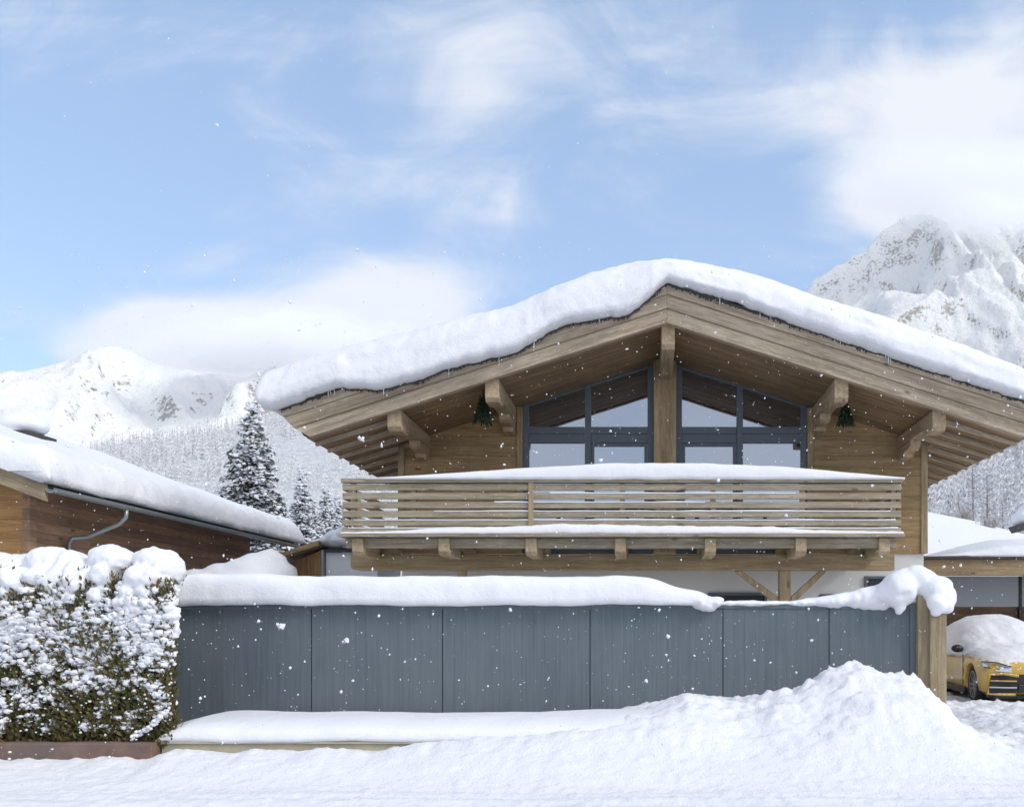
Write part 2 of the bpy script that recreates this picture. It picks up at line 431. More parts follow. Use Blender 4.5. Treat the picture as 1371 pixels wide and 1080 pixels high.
def mountain_mat(name, thr, rock=(0.20, 0.185, 0.165), scale=0.012, snow=(0.9, 0.9, 0.9), soft=0.1):
    m, nt, b, _ = newmat(name)
    g = nt.nodes.new('ShaderNodeNewGeometry'); sp = nt.nodes.new('ShaderNodeSeparateXYZ'); nt.links.new(g.outputs['Normal'], sp.inputs[0])
    v = mapping(nt)
    n1 = noise(nt, v, scale, 8, 0.65); n2 = noise(nt, v, scale * 6, 6, 0.7)
    s = mth(nt, 'ADD', sp.outputs[2], mth(nt, 'MULTIPLY', mth(nt, 'SUBTRACT', n1, 0.5), 0.5))
    s = mth(nt, 'ADD', s, mth(nt, 'MULTIPLY', mth(nt, 'SUBTRACT', n2, 0.5), 1.0))
    k = ramp(nt, s, [(max(0, thr - soft), 0.0), (min(1, thr + soft), 1.0)])
    rc = ramp(nt, n2, [(0.3, tuple(x * 0.7 for x in rock)), (0.7, tuple(min(1, x * 1.4) for x in rock))])
    nt.links.new(mix(nt, k, rc, snow), b.inputs['Base Color'])
    b.inputs['Roughness'].default_value = 0.95; b.inputs['Specular IOR Level'].default_value = 0.05
    bump(nt, b, mth(nt, 'ADD', n1, mth(nt, 'MULTIPLY', n2, 0.6)), 0.7, 30.0)
    return m
M['mount_l'] = mountain_mat('snowy_rock_left', 0.37, rock=(0.36, 0.335, 0.30), scale=0.016, snow=(0.95, 0.945, 0.925), soft=0.05)
M['mount_r'] = mountain_mat('snowy_rock_right', 0.32, rock=(0.46, 0.43, 0.385), scale=0.024, snow=(0.95, 0.945, 0.925), soft=0.05)
M['hill'] = mountain_mat('snowy_hill', 0.25, scale=0.05)

# ------------------------------------------------------------------ ground
m_ground = snow_mat('snow_field', b1=0.4, s1=0.8, s2=8, d=0.1)
g = MB(); g.add([(-9000, -3000, -0.45), (9000, -3000, -0.45), (9000, 9000, -0.45), (-9000, 9000, -0.45)], [(0, 1, 2, 3)])
tag(g.build('ground', m_ground), 'flat snow covered valley floor under the houses', 'ground', kind='structure')

ROAD = -0.28
crest_x = [-20, -6.2, -6.0, -3.7, -3.0, -2.6, -1.5, -0.67, 0.1, 0.6, 1.05, 1.5, 1.9, 2.3, 2.7, 3.03, 3.25, 3.6, 3.85, 4.05, 4.3, 4.55, 4.9, 5.4, 7, 20]
crest_z = [-0.14, -0.12, -0.03, 0.0, 0.05, 0.12, 0.19, 0.27, 0.42, 0.57, 0.56, 0.60, 0.68, 0.79, 0.94, 1.03, 0.97, 0.90, 0.83, 0.62, 0.32, 0.13, -0.05, -0.10, -0.12, -0.12]
def near_h(X, Y):
    c = np.interp(X, crest_x, crest_z)
    ledge = sstep(-1.7, -3.6, X)                                   # west of here the bank stops at the ledge
    foot = 10.55 + 0.25 * perlin(X * 0.5, X * 0 + 2.2)
    crestY = np.interp(X, [-20, -3.6, -1.0, 0.3, 1.3, 20], [11.78, 11.78, 11.95, 12.5, 13.25, 13.25])
    t = np.clip((Y - foot) / (crestY - foot), 0, 1)
    prof = 0.5 * t + 0.5 * t * t * (3 - 2 * t)
    h = ROAD + (c - ROAD) * prof
    pile = sstep(1.2, 2.2, X) * sstep(5.2, 4.2, X)
    h = h - pile * 0.35 * np.clip(Y - 13.3, 0, 1.2)                  # the heap drops again behind its crest
    h = np.where(Y > 14.3, h + (np.where(X > 3, -0.06, 0.05) - h) * sstep(14.3, 15.6, Y), h)
    bank = prof * sstep(0.05, 0.35, t)
    lump = fbm(X * 1.3, Y * 1.6, None, 4) * 0.09 + np.abs(fbm(X * 3.6, Y * 3.9, None, 3)) * 0.075 + np.maximum(fbm(X * 7.5, Y * 7.5, None, 3), 0) ** 1.5 * 0.035 + np.maximum(fbm(X * 14, Y * 14, None, 2) - 0.1, 0) * 0.03
    calm = 0.42 + 0.58 * sstep(-1.5, 1.5, X)
    h = h + lump * bank * calm * (0.85 + 0.4 * pile)
    h = h + sstep(11.2, 11.8, Y) * sstep(12.1, 11.95, Y) * sstep(-0.5, -2, X) * (fbm(X * 1.6, X * 0 + 5, None, 3) * 0.07 + 0.02)
    h = h + (1 - bank) * (fbm(X * 0.6, Y * 2.2, None, 3) * 0.026 + np.maximum(fbm(X * 6, Y * 8, None, 3) - 0.15, 0) * 0.03 + fbm(X * 5, Y * 6, None, 3) * 0.008)
    rut = np.exp(-((Y - 9.95 - 0.02 * X) / 0.16) ** 2) + 0.8 * np.exp(-((Y - 10.35 - 0.015 * X) / 0.1) ** 2)
    h = h - 0.035 * rut
    return h
X, Y = np.meshgrid(np.arange(-14.5, 16, 0.045), np.concatenate([np.arange(2.0, 8.5, 0.25), np.arange(8.5, 14.31, 0.04)]))
tag(grid_obj('snow_bank', X, Y, near_h(X, Y), M['snow_road']), 'ploughed snow bank along the road, heaped to a peak before the fence', 'snow bank', kind='structure')
X, Y = np.meshgrid(np.arange(4.0, 18, 0.06), np.arange(14.3, 27.2, 0.06))
Z = near_h(X, Y)
Z = Z + sstep(14.5, 15.5, Y) * (np.abs(fbm(X * 1.2, Y * 2.6, None, 5)) * 0.075 + np.maximum(fbm(X * 5, Y * 6, None, 3), 0) * 0.05) + 0.15 * np.exp(-((Y - 18.45 - 0.04 * (X - 7)) / 0.4) ** 2) * (0.6 + 0.6 * np.abs(fbm(X * 2, Y * 2, None, 3)))
tag(grid_obj('driveway', X, Y, Z, M['snow_drive']), 'churned grey white snow on the driveway before the yellow car', 'driveway', kind='structure')
X, Y = np.meshgrid(np.arange(-30, 4.01, 0.35), np.arange(14.3, 60, 0.5))
Z = 0.05 + 0.06 * fbm(X * 0.5, Y * 0.5) + 0.4 * sstep(-16, -24, X) * 0
tag(grid_obj('garden_snow', X, Y, Z, M['snow_soft']), 'deep untouched garden snow behind the fence', 'garden snow', kind='structure')
# meadow rising behind the house on the right
X, Y = np.meshgrid(np.linspace(-40, 150, 160), np.linspace(34, 190, 140))
Z = -0.4 + 14.2 * sstep(32, 105, Y) * (0.55 + 0.45 * sstep(58, 20, X)) * sstep(-40, 0, X) + 0.5 * fbm(X * 0.05, Y * 0.05)
Z += 2.5 * sstep(60, 130, Y) * sstep(40, 22, X) * sstep(-40, 0, X)
tag(grid_obj('meadow', X, Y, Z, M['snow_soft']), 'smooth white meadow rising behind the chalet toward the frosted trees', 'meadow', kind='structure')
def meadow_z(x, y):
    x = np.array([x], float); y = np.array([y], float)
    z = -0.4 + 14.2 * sstep(32, 105, y) * (0.55 + 0.45 * sstep(58, 20, x)) * sstep(-40, 0, x) + 0.5 * fbm(x * 0.05, y * 0.05) + 2.5 * sstep(60, 130, y) * sstep(40, 22, x) * sstep(-40, 0, x)
    return float(z[0])

# ------------------------------------------------------------------ hills and mountains
def range_mesh(name, mat, px, py, D, foot, x0, x1, nx, ny, amp, freq, power, label, cat, back=0.35, seed=0.0, crest_amp=0.5):
    xs = np.linspace(x0, x1, nx)
    crest = np.interp(xs, [PX(a, D) for a in px], [PZ(b, D) for b in py])
    t = np.concatenate([np.linspace(0, 1, ny), 1 + np.linspace(0, back, ny // 5)[1:]])
    X, T = np.meshgrid(xs, t)
    Yw = D - (D - foot) * (1 - T)
    prof = np.where(T <= 1, np.clip(T, 0, 1) ** power, 1 - (T - 1) * 0.9)
    env = np.clip(T, 0, 1) * np.where(T > 0.9, 1 - (1 - crest_amp) * np.clip((T - 0.9) / 0.1, 0, 1), 1)
    wx = X * freq + 0.35 * fbm(X * freq * 0.7, Yw * freq * 0.7 + seed, None, 3); wy = Yw * freq * 0.55 + seed + 0.3 * fbm(X * freq * .8 + 9, Yw * freq * .8, None, 3)
    r = ridged(wx, wy, 7, 2.05, 0.52) - 1.35
    Z = crest[None] * prof + amp * env * r
    o = grid_obj(name, X, Yw, Z, mat)
    tag(o, label, cat, kind='structure')
    def height(x, y):
        fx = np.interp(x, xs, np.arange(nx)); ty = 1 - (D - y) / (D - foot); ft = np.interp(ty, t, np.arange(len(t)))
        i = np.clip(fx.astype(int), 0, nx-2); j = np.clip(ft.astype(int), 0, len(t)-2); a = fx - i; b = ft - j
        return Z[j,i]*(1-a)*(1-b) + Z[j,i+1]*a*(1-b) + Z[j+1,i]*(1-a)*b + Z[j+1,i+1]*a*b
    return o, height

range_mesh('west_mountain', M['mount_l'],
           [-900, -500, -100, 0, 40, 70, 100, 135, 152, 175, 200, 260, 320, 380, 450, 520, 650, 800, 1000, 1200],
           [560, 520, 497, 504, 497, 489, 480, 468, 463, 470, 482, 496, 508, 512, 505, 490, 485, 540, 640, 760],
           2600, 1000, -3600, 700, 560, 330, 165, 0.0026, 1.25, 'bright snowy mountain ridge beyond the neighbouring roof on the left', 'mountain', seed=3.1, crest_amp=0.12)
range_mesh('east_mountain', M['mount_r'],
           [690, 890, 990, 1040, 1074, 1092, 1118, 1156, 1198, 1240, 1290, 1330, 1371, 1450, 1600, 1900, 2300],
           [760, 610, 500, 425, 385, 360, 335, 312, 296, 288, 290, 298, 306, 330, 400, 470, 600],
           2200, 900, -250, 2600, 560, 330, 140, 0.0042, 1.15, 'steep rocky snow mountain rising above the right roof slope', 'mountain', seed=8.7, crest_amp=0.3)
_, hill_l = range_mesh('west_hill', M['hill'],
           [-400, -200, 30, 60, 85, 105, 130, 150, 175, 240, 310, 380, 450, 600, 750, 900, 1200],
           [660, 660, 645, 620, 600, 602, 636, 668, 688, 678, 646, 612, 568, 515, 515, 570, 700],
           720, 180, -760, 220, 200, 110, 14, 0.012, 0.85, 'frosty wooded hillside behind the tall snowy spruce', 'hill', seed=1.3)
_, hill_r = range_mesh('east_hill', M['hill'],
           [600, 900, 1100, 1243, 1371, 1500, 1800, 2200],
           [720, 640, 605, 585, 560, 540, 520, 560],
           420, 150, -100, 480, 160, 90, 8, 0.02, 0.8, 'frosty wooded slope seen under the right eave', 'hill', seed=5.9)

def conifer_low(mb, x, y, z, h, w, rs):
    """a far, frosted conifer: thin stem with short drooping boughs"""
    mb.add([(x - h * .012, y, z), (x + h * .012, y, z), (x, y, z + h)], [(0, 1, 2)])
    n = 30; a = rs.random() * 6.28
    for t in range(n):
        u = 0.06 + 0.92 * t / n; a += 2.4 + rs.random() * .5
        L = w * (1 - u) ** 0.8 * rs.uniform(0.6, 1.25) + 0.12
        ca, sa = math.cos(a), math.sin(a); zz = z + h * u; t_ = h * rs.uniform(0.022, 0.04)
        mb.add([(x, y, zz + t_), (x, y, zz - t_), (x + ca * L, y + sa * L, zz - L * rs.uniform(.45, 1.0))], [(0, 1, 2)])
def forest(name, n, hfun, xr, yr, keep, hh, label):
    rs = random.Random(len(name) + n); mb = MB(); cnt = 0; tries = 0
    while cnt < n and tries < n * 12:
        k = 256; tries += k
        xs = np.array([rs.uniform(*xr) for _ in range(k)]); ys = np.array([yr[0] + (yr[1] - yr[0]) * rs.random() ** 0.8 for _ in range(k)])
        zs = hfun(xs, ys)
        for a, b, c in zip(xs, ys, zs):
            px = CX + a / b * F; py = CY - (c - CH) / b * F
            if not keep(px, py): continue
            if perlin(np.array([a * 0.02]), np.array([b * 0.02]))[0] < rs.uniform(-0.32, 0.3): continue
            h = rs.uniform(*hh) * (0.6 + 0.4 * b / yr[1]); conifer_low(mb, a, b, c - 0.5, h, h * rs.uniform(0.13, 0.20), rs); cnt += 1
            if cnt >= n: break
    return tag(mb.build(name, M['frost_tree']), label, 'forest', kind='stuff')
forest('west_forest', 7000, hill_l, (-700, 60), (200, 718), lambda px, py: -60 < px < 640, (5.5, 10.5), 'far off frosted forest covering the hillside on the left')
forest('east_forest', 2600, hill_r, (40, 330), (160, 418), lambda px, py: 1150 < px < 1460, (7, 13), 'far off frosted forest on the slope below the right eave')

# ------------------------------------------------------------------ generic snow sweep
def smooth_interp(x, xp, fp, k=0.12):
    x = np.asarray(x, float)
    return sum(np.interp(x + d, xp, fp) for d in np.linspace(-k, k, 7)) / 7

def displace(P, amp, freq, seed=0.0, octv=3):
    P = np.asarray(P, float)
    for a in range(3):
        P[..., a] += amp * fbm(P[..., 0] * freq + seed + 11 * a, P[..., 1] * freq + 5 * a, P[..., 2] * freq - 7 * a, octv)
    return P

def snow_ridge(name, mat, xs, yc, half, base, height, label, group=None, n=26, amp=0.03, freq=1.6, seed=0.0, expo=2.6, sag=None, lip=0.02, cat='snow', swap=False):
    """a snow cap lying along x: half width / base / height are functions or numbers of x; swap makes it run along y"""
    fv = lambda f, x: f(x) if callable(f) else (np.zeros_like(x) + f)
    xs = np.asarray(xs, float)
    C, Hf, Bs, Ht = fv(yc, xs), fv(half, xs), fv(base, xs), fv(height, xs)
    t = np.linspace(0, math.pi, n)
    ct, st = np.cos(t), np.sin(t)
    yy = np.sign(ct) * np.abs(ct) ** (2 / expo); zz = np.abs(st) ** (2 / expo)
    rings = np.zeros((len(xs), n + 2, 3))
    rings[:, :n, 0] = xs[:, None]; rings[:, :n, 1] = C[:, None] - Hf[:, None] * yy[None]; rings[:, :n, 2] = Bs[:, None] + Ht[:, None] * zz[None]
    rings[:, n] = np.stack([xs, C + Hf * 0.8, Bs - lip], -1); rings[:, n+1] = np.stack([xs, C - Hf * 0.8, Bs - lip], -1)
    w = np.clip(Ht, 0, 0.3) / 0.3
    D = displace(rings.copy(), amp, freq, seed)
    rings = rings + (D - rings) * w[:, None, None]
    if swap: rings = rings[..., [1, 0, 2]]
    mb = MB(); mb.rings([r.tolist() for r in rings])
    o = mb.build(name, mat, smooth=True, recalc=True)
    return tag(o, label, cat, group)

# ------------------------------------------------------------------ the chalet
RX, RZ, SLOPE = 0.449, 8.42, 0.32
Y_FR, Y_W, Y_B = 18.65, 21.5, 33.0
XL, XR = -7.30, 8.20
def roof_z(x): return RZ - SLOPE * abs(x - RX)

house = thing('chalet', (RX, Y_W, 0), 'wide timber chalet with gable windows and long balcony behind the grey fence', 'chalet')

def half_band(side, o0, o1, xe_top, xe_bot, y0, y1):
    """one half of a gable band between two offsets below the roof line, with a slanted end"""
    mb = MB()
    zt = lambda x: RZ - SLOPE * abs(x - RX)
    if side < 0: poly = [(xe_bot, zt(xe_bot) - o1), (RX, RZ - o1), (RX, RZ - o0), (xe_top, zt(xe_top) - o0)]
    else: poly = [(RX, RZ - o1), (xe_bot, zt(xe_bot) - o1), (xe_top, zt(xe_top) - o0), (RX, RZ - o0)]
    mb.prism(poly, y0, y1); return mb
def mirror(x): return 2 * RX - x

roof_mb = MB()
for s in (-1, 1):
    e0, e1 = (-7.2, -6.85) if s < 0 else (mirror(-7.2), mirror(-6.85))
    for q in half_band(s, 0.02, 0.66, e0, e1, Y_FR + 0.10, Y_B + 0.6).v, : pass
    hb = half_band(s, 0.02, 0.66, e0, e1, Y_FR + 0.10, Y_B + 0.6); roof_mb.add(hb.v, hb.f)
roof = roof_mb.build('roof', M['flashing'], house)
for s in (-1, 1):
    mm = (lambda x: x) if s < 0 else mirror
    fm = M['fascia_l'] if s < 0 else M['fascia_r']; sm = M['soffit_l'] if s < 0 else M['soffit_r']
    fa = half_band(s, 0.0, 0.185, mm(-7.30), mm(-7.22), Y_FR, Y_FR + 0.095); o1 = fa.build('fascia_board', fm, roof, bevel=0.008)
    half_band(s, 0.19, 0.455, mm(-7.22), mm(-7.03), Y_FR + 0.035, Y_FR + 0.095).build('fascia_board', fm, roof, bevel=0.008)
    half_band(s, 0.46, 0.735, mm(-7.02), mm(-6.72), Y_FR + 0.07, Y_FR + 0.22).build('fascia_board', fm, roof, bevel=0.01)
    half_band(s, -0.035, 0.0 - 0.002, mm(-7.34), mm(-7.34), Y_FR - 0.03, Y_B + 0.62).build('roof_edge', M['flashing'], roof)
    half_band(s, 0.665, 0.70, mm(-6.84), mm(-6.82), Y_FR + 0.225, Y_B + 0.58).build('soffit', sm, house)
    for k in range(16):                                            # rafter tails outside the outer purlin
        y = Y_FR + 0.62 + 0.74 * k
        xa, xb = mm(-6.80), mm(-5.07)
        zt = lambda x: RZ - SLOPE * abs(x - RX) - 0.705
        poly = [(xa, zt(xa) - 0.07), (xb, zt(xb) - 0.13), (xb, zt(xb)), (xa, zt(xa))]
        if s > 0: poly = poly[::-1]
        MB().prism(poly, y, y + 0.11).build('rafter', M['fascia_l'] if s < 0 else M['fascia_r'], house, bevel=0.008)
# purlins with stepped brackets
def purlin(xc, w, zb, ridge=False):
    top = roof_z(xc) - 0.68
    y0 = Y_FR + 0.25
    zc = zb + 0.13
    poly = [(y0 + 0.08, zb), (y0 + 0.55, zb), (y0 + 0.70, zc), (Y_B, zc), (Y_B, top), (y0, top), (y0, zb + 0.08)] if not ridge else [(y0 + 0.09, zb), (Y_B, zb), (Y_B, top), (y0, top), (y0, zb + 0.09)]
    p = MB().prism_x(poly, xc - w/2, xc + w/2).build('purlin', M['beam_y'], house, bevel=0.012)
    if not ridge:
        q = [(Y_W - 0.95, zb - 0.002), (Y_W - 0.90, zb - 0.12), (Y_W - 0.78, zb - 0.17), (Y_W - 0.42, zb - 0.185), (Y_W - 0.36, zb - 0.27), (Y_W + 0.02, zb - 0.30), (Y_W + 0.02, zb - 0.002)]
        q = [(a_, b_ + 0.13) for a_, b_ in q]
        MB().prism_x(q, xc - w/2 + 0.02, xc + w/2 - 0.02).build('bracket', M['beam_y'], p, bevel=0.012)
for d, zb in ((3.54, 6.12), (5.52, 5.53)):
    for s in (-1, 1): purlin(RX + s * d, 0.28, zb + 0.03)
purlin(RX + 0.03, 0.27, 7.22, True)

# upper timber walls (left and right of the glazing), sides, back
uw = MB()
WL, WR, GL, GR = -5.64, 6.48, -2.93, 3.87
zs_ = lambda x: roof_z(x) - 0.69
ZF = 3.27
uw.prism([(WL, ZF), (GL, ZF), (GL, zs_(GL)), (WL, zs_(WL))], Y_W, Y_W + 0.22)
uw.prism([(GR, ZF), (WR, ZF), (WR, zs_(WR)), (GR, zs_(GR))], Y_W, Y_W + 0.22)
uw.box(WL, WL + 0.22, Y_W + 0.22, Y_B, ZF, zs_(WL)); uw.box(WR - 0.22, WR, Y_W + 0.22, Y_B, ZF, zs_(WR))
uw.prism([(WL + 0.22, ZF), (WR - 0.22, ZF), (WR - 0.22, zs_(WR - .22)), (RX, zs_(RX)), (WL + 0.22, zs_(WL + .22))], Y_B - 0.22, Y_B - 0.02)
uw.build('timber_wall', M['wall_wood'], house)
pw = MB(); pw.box(WL + 0.04, WR - 0.04, Y_W + 0.05, Y_B - 0.05, -0.2, ZF - 0.003)
pw.build('plaster_wall', M['plaster'], house)
for a, b in ((WR - 0.12, WR + 0.035), (WL - 0.035, WL + 0.12)):
    MB().box(a, b, Y_W - 0.035, Y_W + 0.12, ZF + 0.003, zs_(WR) - 0.04).build('corner_post', M['post_z'], house, bevel=0.01)
for a, b in ((GL - 0.01, GL + 0.125), (GR - 0.125, GR + 0.01)):
    MB().box(a, b, Y_W - 0.05, Y_W + 0.24, ZF + 0.003, zs_((a+b)/2) - 0.03).build('jamb_post', M['post_z'], house, bevel=0.01)
MB().box(0.205, 0.725, Y_W - 0.20, Y_W + 0.24, ZF + 0.003, zs_(0.2) + 0.04).build('gable_post', M['post_z'], house, bevel=0.02)
# room behind the glazing
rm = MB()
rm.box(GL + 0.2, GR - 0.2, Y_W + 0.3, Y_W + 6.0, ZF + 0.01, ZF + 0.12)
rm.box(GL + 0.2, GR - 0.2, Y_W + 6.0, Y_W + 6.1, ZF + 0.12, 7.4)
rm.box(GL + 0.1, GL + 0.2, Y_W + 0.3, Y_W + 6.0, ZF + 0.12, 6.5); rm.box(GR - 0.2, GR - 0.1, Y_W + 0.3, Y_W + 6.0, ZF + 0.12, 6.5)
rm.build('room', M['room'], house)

def gable_window(x0, x1, xm, inner):
    """full height glazing under the slope with a transom and a door sash"""
    w = MB(); e = 0.135; yf0, yf1 = Y_W + 0.0, Y_W + 0.13
    zt = lambda x: zs_(x) - 0.012
    def vbar(a, b, z0=ZF + 0.01): w.prism([(a, z0), (b, z0), (b, zt(b)), (a, zt(a))], yf0, yf1)
    vbar(x0, x0 + e); vbar(x1 - e, x1); 
    w.prism([(xm - 0.075, ZF + .01), (xm + 0.075, ZF + .01), (xm + 0.075, zt(xm + .075)), (xm - .06, zt(xm - .075))], yf0 - 0.01, yf1 + 0.01)
    segs = [(x0 + e, xm - 0.075), (xm + 0.075, x1 - e)]
    for a, b in segs:
        w.box(a, b, yf0 + 0.004, yf1, 6.03, 6.19); w.box(a, b, yf0 + 0.02, yf1 + 0.004, 5.82, 6.028)
        w.prism([(a, zt(a) - 0.045), (b, zt(b) - 0.045), (b, zt(b)), (a, zt(a))], yf0 + 0.03, yf1)
        w.box(a, b, yf0 + 0.006, yf1, ZF + 0.012, ZF + 0.14)
    a, b = segs[0] if inner < 0 else segs[1]
    if True:
        a, b = (segs[1] if inner > 0 else segs[0])
        w.box(a + 0.002, a + 0.075, yf0 + 0.03, yf1 + 0.01, ZF + 0.15, 5.815); w.box(b - 0.075, b - 0.002, yf0 + 0.03, yf1 + 0.01, ZF + 0.15, 5.815)
        w.box(a + 0.076, b - 0.076, yf0 + 0.03, yf1 + 0.01, 5.745, 5.815); w.box(a + 0.076, b - 0.076, yf0 + 0.03, yf1 + 0.01, ZF + 0.15, ZF + 0.26)
    fr = w.build('window', M['frame'], house, bevel=0.006)
    p = MB()
    p.prism([(x0 + 0.05, ZF + 0.05), (x1 - 0.05, ZF + 0.05), (x1 - 0.05, zt(x1 - .05) - 0.04), (x0 + 0.05, zt(x0 + .05) - 0.04)], Y_W + 0.07, Y_W + 0.082)
    p.build('pane', M['glass'], fr)
gable_window(GL + 0.128, 0.203, -1.31, 1)
gable_window(0.727, GR - 0.128, 2.19, -1)
# small dark basement windows
for a, b, z0, z1 in ((PX(948, 21.5), PX(1027, 21.5), 1.25, PZ(793, 21.5)), (PX(1158, 21.5), PX(1192, 21.5), 1.9, PZ(771, 21.5)), (PX(1098, 21.5), PX(1120, 21.5), 1.3, PZ(795, 21.5))):
    w = MB(); e = 0.06
    w.box(a, b, Y_W - 0.01, Y_W + 0.047, z1 - e, z1); w.box(a, b, Y_W - 0.01, Y_W + 0.047, z0, z0 + e)
    w.box(a, a + e, Y_W - 0.01, Y_W + 0.047, z0 + e, z1 - e); w.box(b - e, b, Y_W - 0.01, Y_W + 0.047, z0 + e, z1 - e)
    fr = w.build('window', M['frame'], house, bevel=0.004)
    MB().box(a + e, b - e, Y_W + 0.02, Y_W + 0.046, z0 + e, z1 - e).build('pane', M['black'], fr)

# balcony
YB = 18.6
BX0, BX1 = PX(457, YB), PX(1208, YB)
zb = lambda y: PZ(y, YB)
bal = MB().box(BX0 - 0.02, BX1 + 0.02, YB - 0.13, Y_W - 0.002, zb(719), zb(714.5)).build('balcony', M['slat'], house, bevel=0.006)
MB().box(BX0 + 0.06, BX1 - 0.10, YB + 0.06, YB + 0.18, zb(733), zb(719.6)).build('edge_beam', M['slat'], bal, bevel=0.01)
MB().box(BX0, BX1, YB - 0.04, YB + 0.13, zb(646), zb(640.5)).build('handrail', M['slat'], bal, bevel=0.008)
slat_y = [(647.8, 656), (659.5, 668), (671.5, 680), (683.5, 692), (695.3, 703.5), (706, 712.5)]
for a, b in slat_y:
    MB().box(BX0 + 0.02, BX1 - 0.02, YB, YB + 0.035, zb(b), zb(a)).build('slat', M['slat'], bal, bevel=0.006)
for a, b in slat_y:                                                # the returns of the railing at both ends
    for x in (BX0 + 0.02, BX1 - 0.055):
        MB().box(x, x + 0.035, YB + 0.04, Y_W - 0.004, zb(b), zb(a)).build('slat', M['beam_y'], bal)
post_x = [PX(q, YB) for q in (472, 553, 711, 833, 955, 1075, 1197)]
for i, x in enumerate(post_x):
    ya, yb_ = (YB - 0.034, YB - 0.002) if i == 2 else (YB + 0.037, YB + 0.12)
    MB().box(x - 0.05, x + 0.05, ya, yb_, zb(714), zb(646.3)).build('baluster', M['post_z'], bal, bevel=0.006)
for i, q in enumerate((479, 594.5, 711, 830.5, 951, 1072.5, 1184)):
    x = PX(q, YB); w = 0.11
    poly = [(YB + 0.03, zb(741)), (YB + 0.06, zb(743)), (Y_W - 0.004, zb(743)), (Y_W - 0.004, zb(720)), (YB - 0.02, zb(720)), (YB - 0.02, zb(738))]
    MB().prism_x(poly, x - w, x + w).build('joist', M['beam_y'], bal, bevel=0.012)
YG = 19.75
gz = lambda y: PZ(y, YG)
gx0, gx1 = PX(469, YG), PX(1198, YG)
gp = [(gx0 + 0.16, gz(763)), (gx1, gz(763)), (gx1, gz(742)), (gx0, gz(742)), (gx0, gz(758)), (gx0 + 0.05, gz(762))]
MB().prism(gp, YG, YG + 0.3).build('girder', M['beam_x'], house, bevel=0.015)
MB().box(PX(1044, YG), PX(1059, YG), YG + 0.03, YG + 0.25, -0.1, gz(763.2)).build('balcony_post', M['post_z'], house, bevel=0.012)
MB().box(PX(612, YG), PX(623, YG), YG + 0.03, YG + 0.25, -0.1, gz(763.2)).build('balcony_post', M['post_z'], house, bevel=0.012)
for a0, b0, a1, b1 in ((984, 764, 1043, 806), (1108, 764, 1060, 806)):
    xa, za, xb, zz = PX(a0, YG), gz(a0 * 0 + b0), PX(a1, YG), gz(b1)
    w = 0.16 if a0 < a1 else -0.16
    poly = [(xb, zz - 0.08), (xb, zz + 0.12), (xa + w, za), (xa, za)]
    if w < 0: poly = poly[::-1]
    poly = poly if w < 0 else poly
    MB().prism(poly, YG + 0.06, YG + 0.2).build('brace', M['post_z'], house, bevel=0.01).data
# chimney-like lamp free: greenery hung from the purlins
def greenery(xc, yc, ztop, h, w, label):
    mb = MB(); rs = random.Random(int(xc * 100))
    for i in range(420):
        t = rs.random() ** 0.7; a = rs.random() * 6.28
        rr = w * (0.25 + 0.75 * t) * math.sqrt(rs.random())
        p = Vector((xc + rr * math.cos(a), yc + rr * math.sin(a), ztop - h * t))
        d = Vector((math.cos(a) * 0.5, math.sin(a) * 0.5, -1 + rs.random() * 0.5)).normalized() * rs.uniform(0.06, 0.13)
        s_ = d.cross(Vector((rs.random() - .5, rs.random() - .5, rs.random() - .5))).normalized() * 0.014
        mb.add([p - s_, p + s_, p + d + s_ * 0.3, p + d - s_ * 0.3], [(0, 1, 2, 3)])
    o = mb.build('hanging_greenery', M['fir_sprig'], origin=(xc, yc, ztop))
    tag(o, label, 'greenery', 'fir bunches hung under the purlins')
    MB().tube([(xc, yc, ztop - 0.1), (xc, yc, ztop + 0.18)], 0.012, 6).build('hook', M['black'], o)
greenery(PX(647, 19.4), 19.4, PZ(528, 19.4), 0.58, 0.2, 'dark green fir bunch hanging under the purlin left of the windows')
greenery(PX(1132, 19.4), 19.4, PZ(538, 19.4), 0.44, 0.16, 'dark green fir bunch hanging under the purlin right of the windows')

# snow on the chalet roof
top_x = [-7.74, -7.73, -7.68, -7.55, -7.25, -6.93, -6.18, -5.13, -3.93, -2.74, -1.84, -0.94, -0.19, 0.55, 1.3, 2.05, 2.95, 3.84, 5.04, 6.24, 7.6, 8.1, 8.35, 8.5, 8.56]
top_z = [6.2, 6.42, 6.64, 6.80, 6.90, 7.0, 7.24, 7.50, 7.80, 8.10, 8.46, 8.83, 8.98, 9.02, 8.93, 8.75, 8.46, 8.17, 7.79, 7.37, 6.86, 6.66, 6.48, 6.2, 5.95]
bot_x = [-7.74, -7.70, -7.6, -7.4, -7.22, -6.44, -6.22, -5.1, -4.2, -3.76, -2.57, -2.2, -1.68, -0.64, -0.34, 0.1, 0.45, 1.15, 2.04, 3.53, 5.0, 6.5, 7.56, 8.3, 8.56]
bot_z = [6.19, 6.05, 5.93, 5.88, 5.95, 6.23, 6.33, 6.33, 6.62, 6.78, 7.05, 7.3, 7.57, 7.75, 7.79, 8.15, 8.43, 8.25, 7.95, 7.41, 6.92, 6.43, 6.10, 5.85, 5.85]
xs = np.concatenate([-7.2 - 0.54 * np.sin(np.linspace(math.pi / 2, 0.02, 18)), np.arange(-7.15, 8.2, 0.055), np.linspace(8.2, 8.56, 12)])
kq = np.where(xs < -7.1, 0.0, 1.0) * np.clip((xs + 7.1) / 0.4, 0, 1)
tz = np.array([float(smooth_interp(x_, top_x, top_z, 0.16 * k_ + 0.004)) for x_, k_ in zip(xs, kq)])
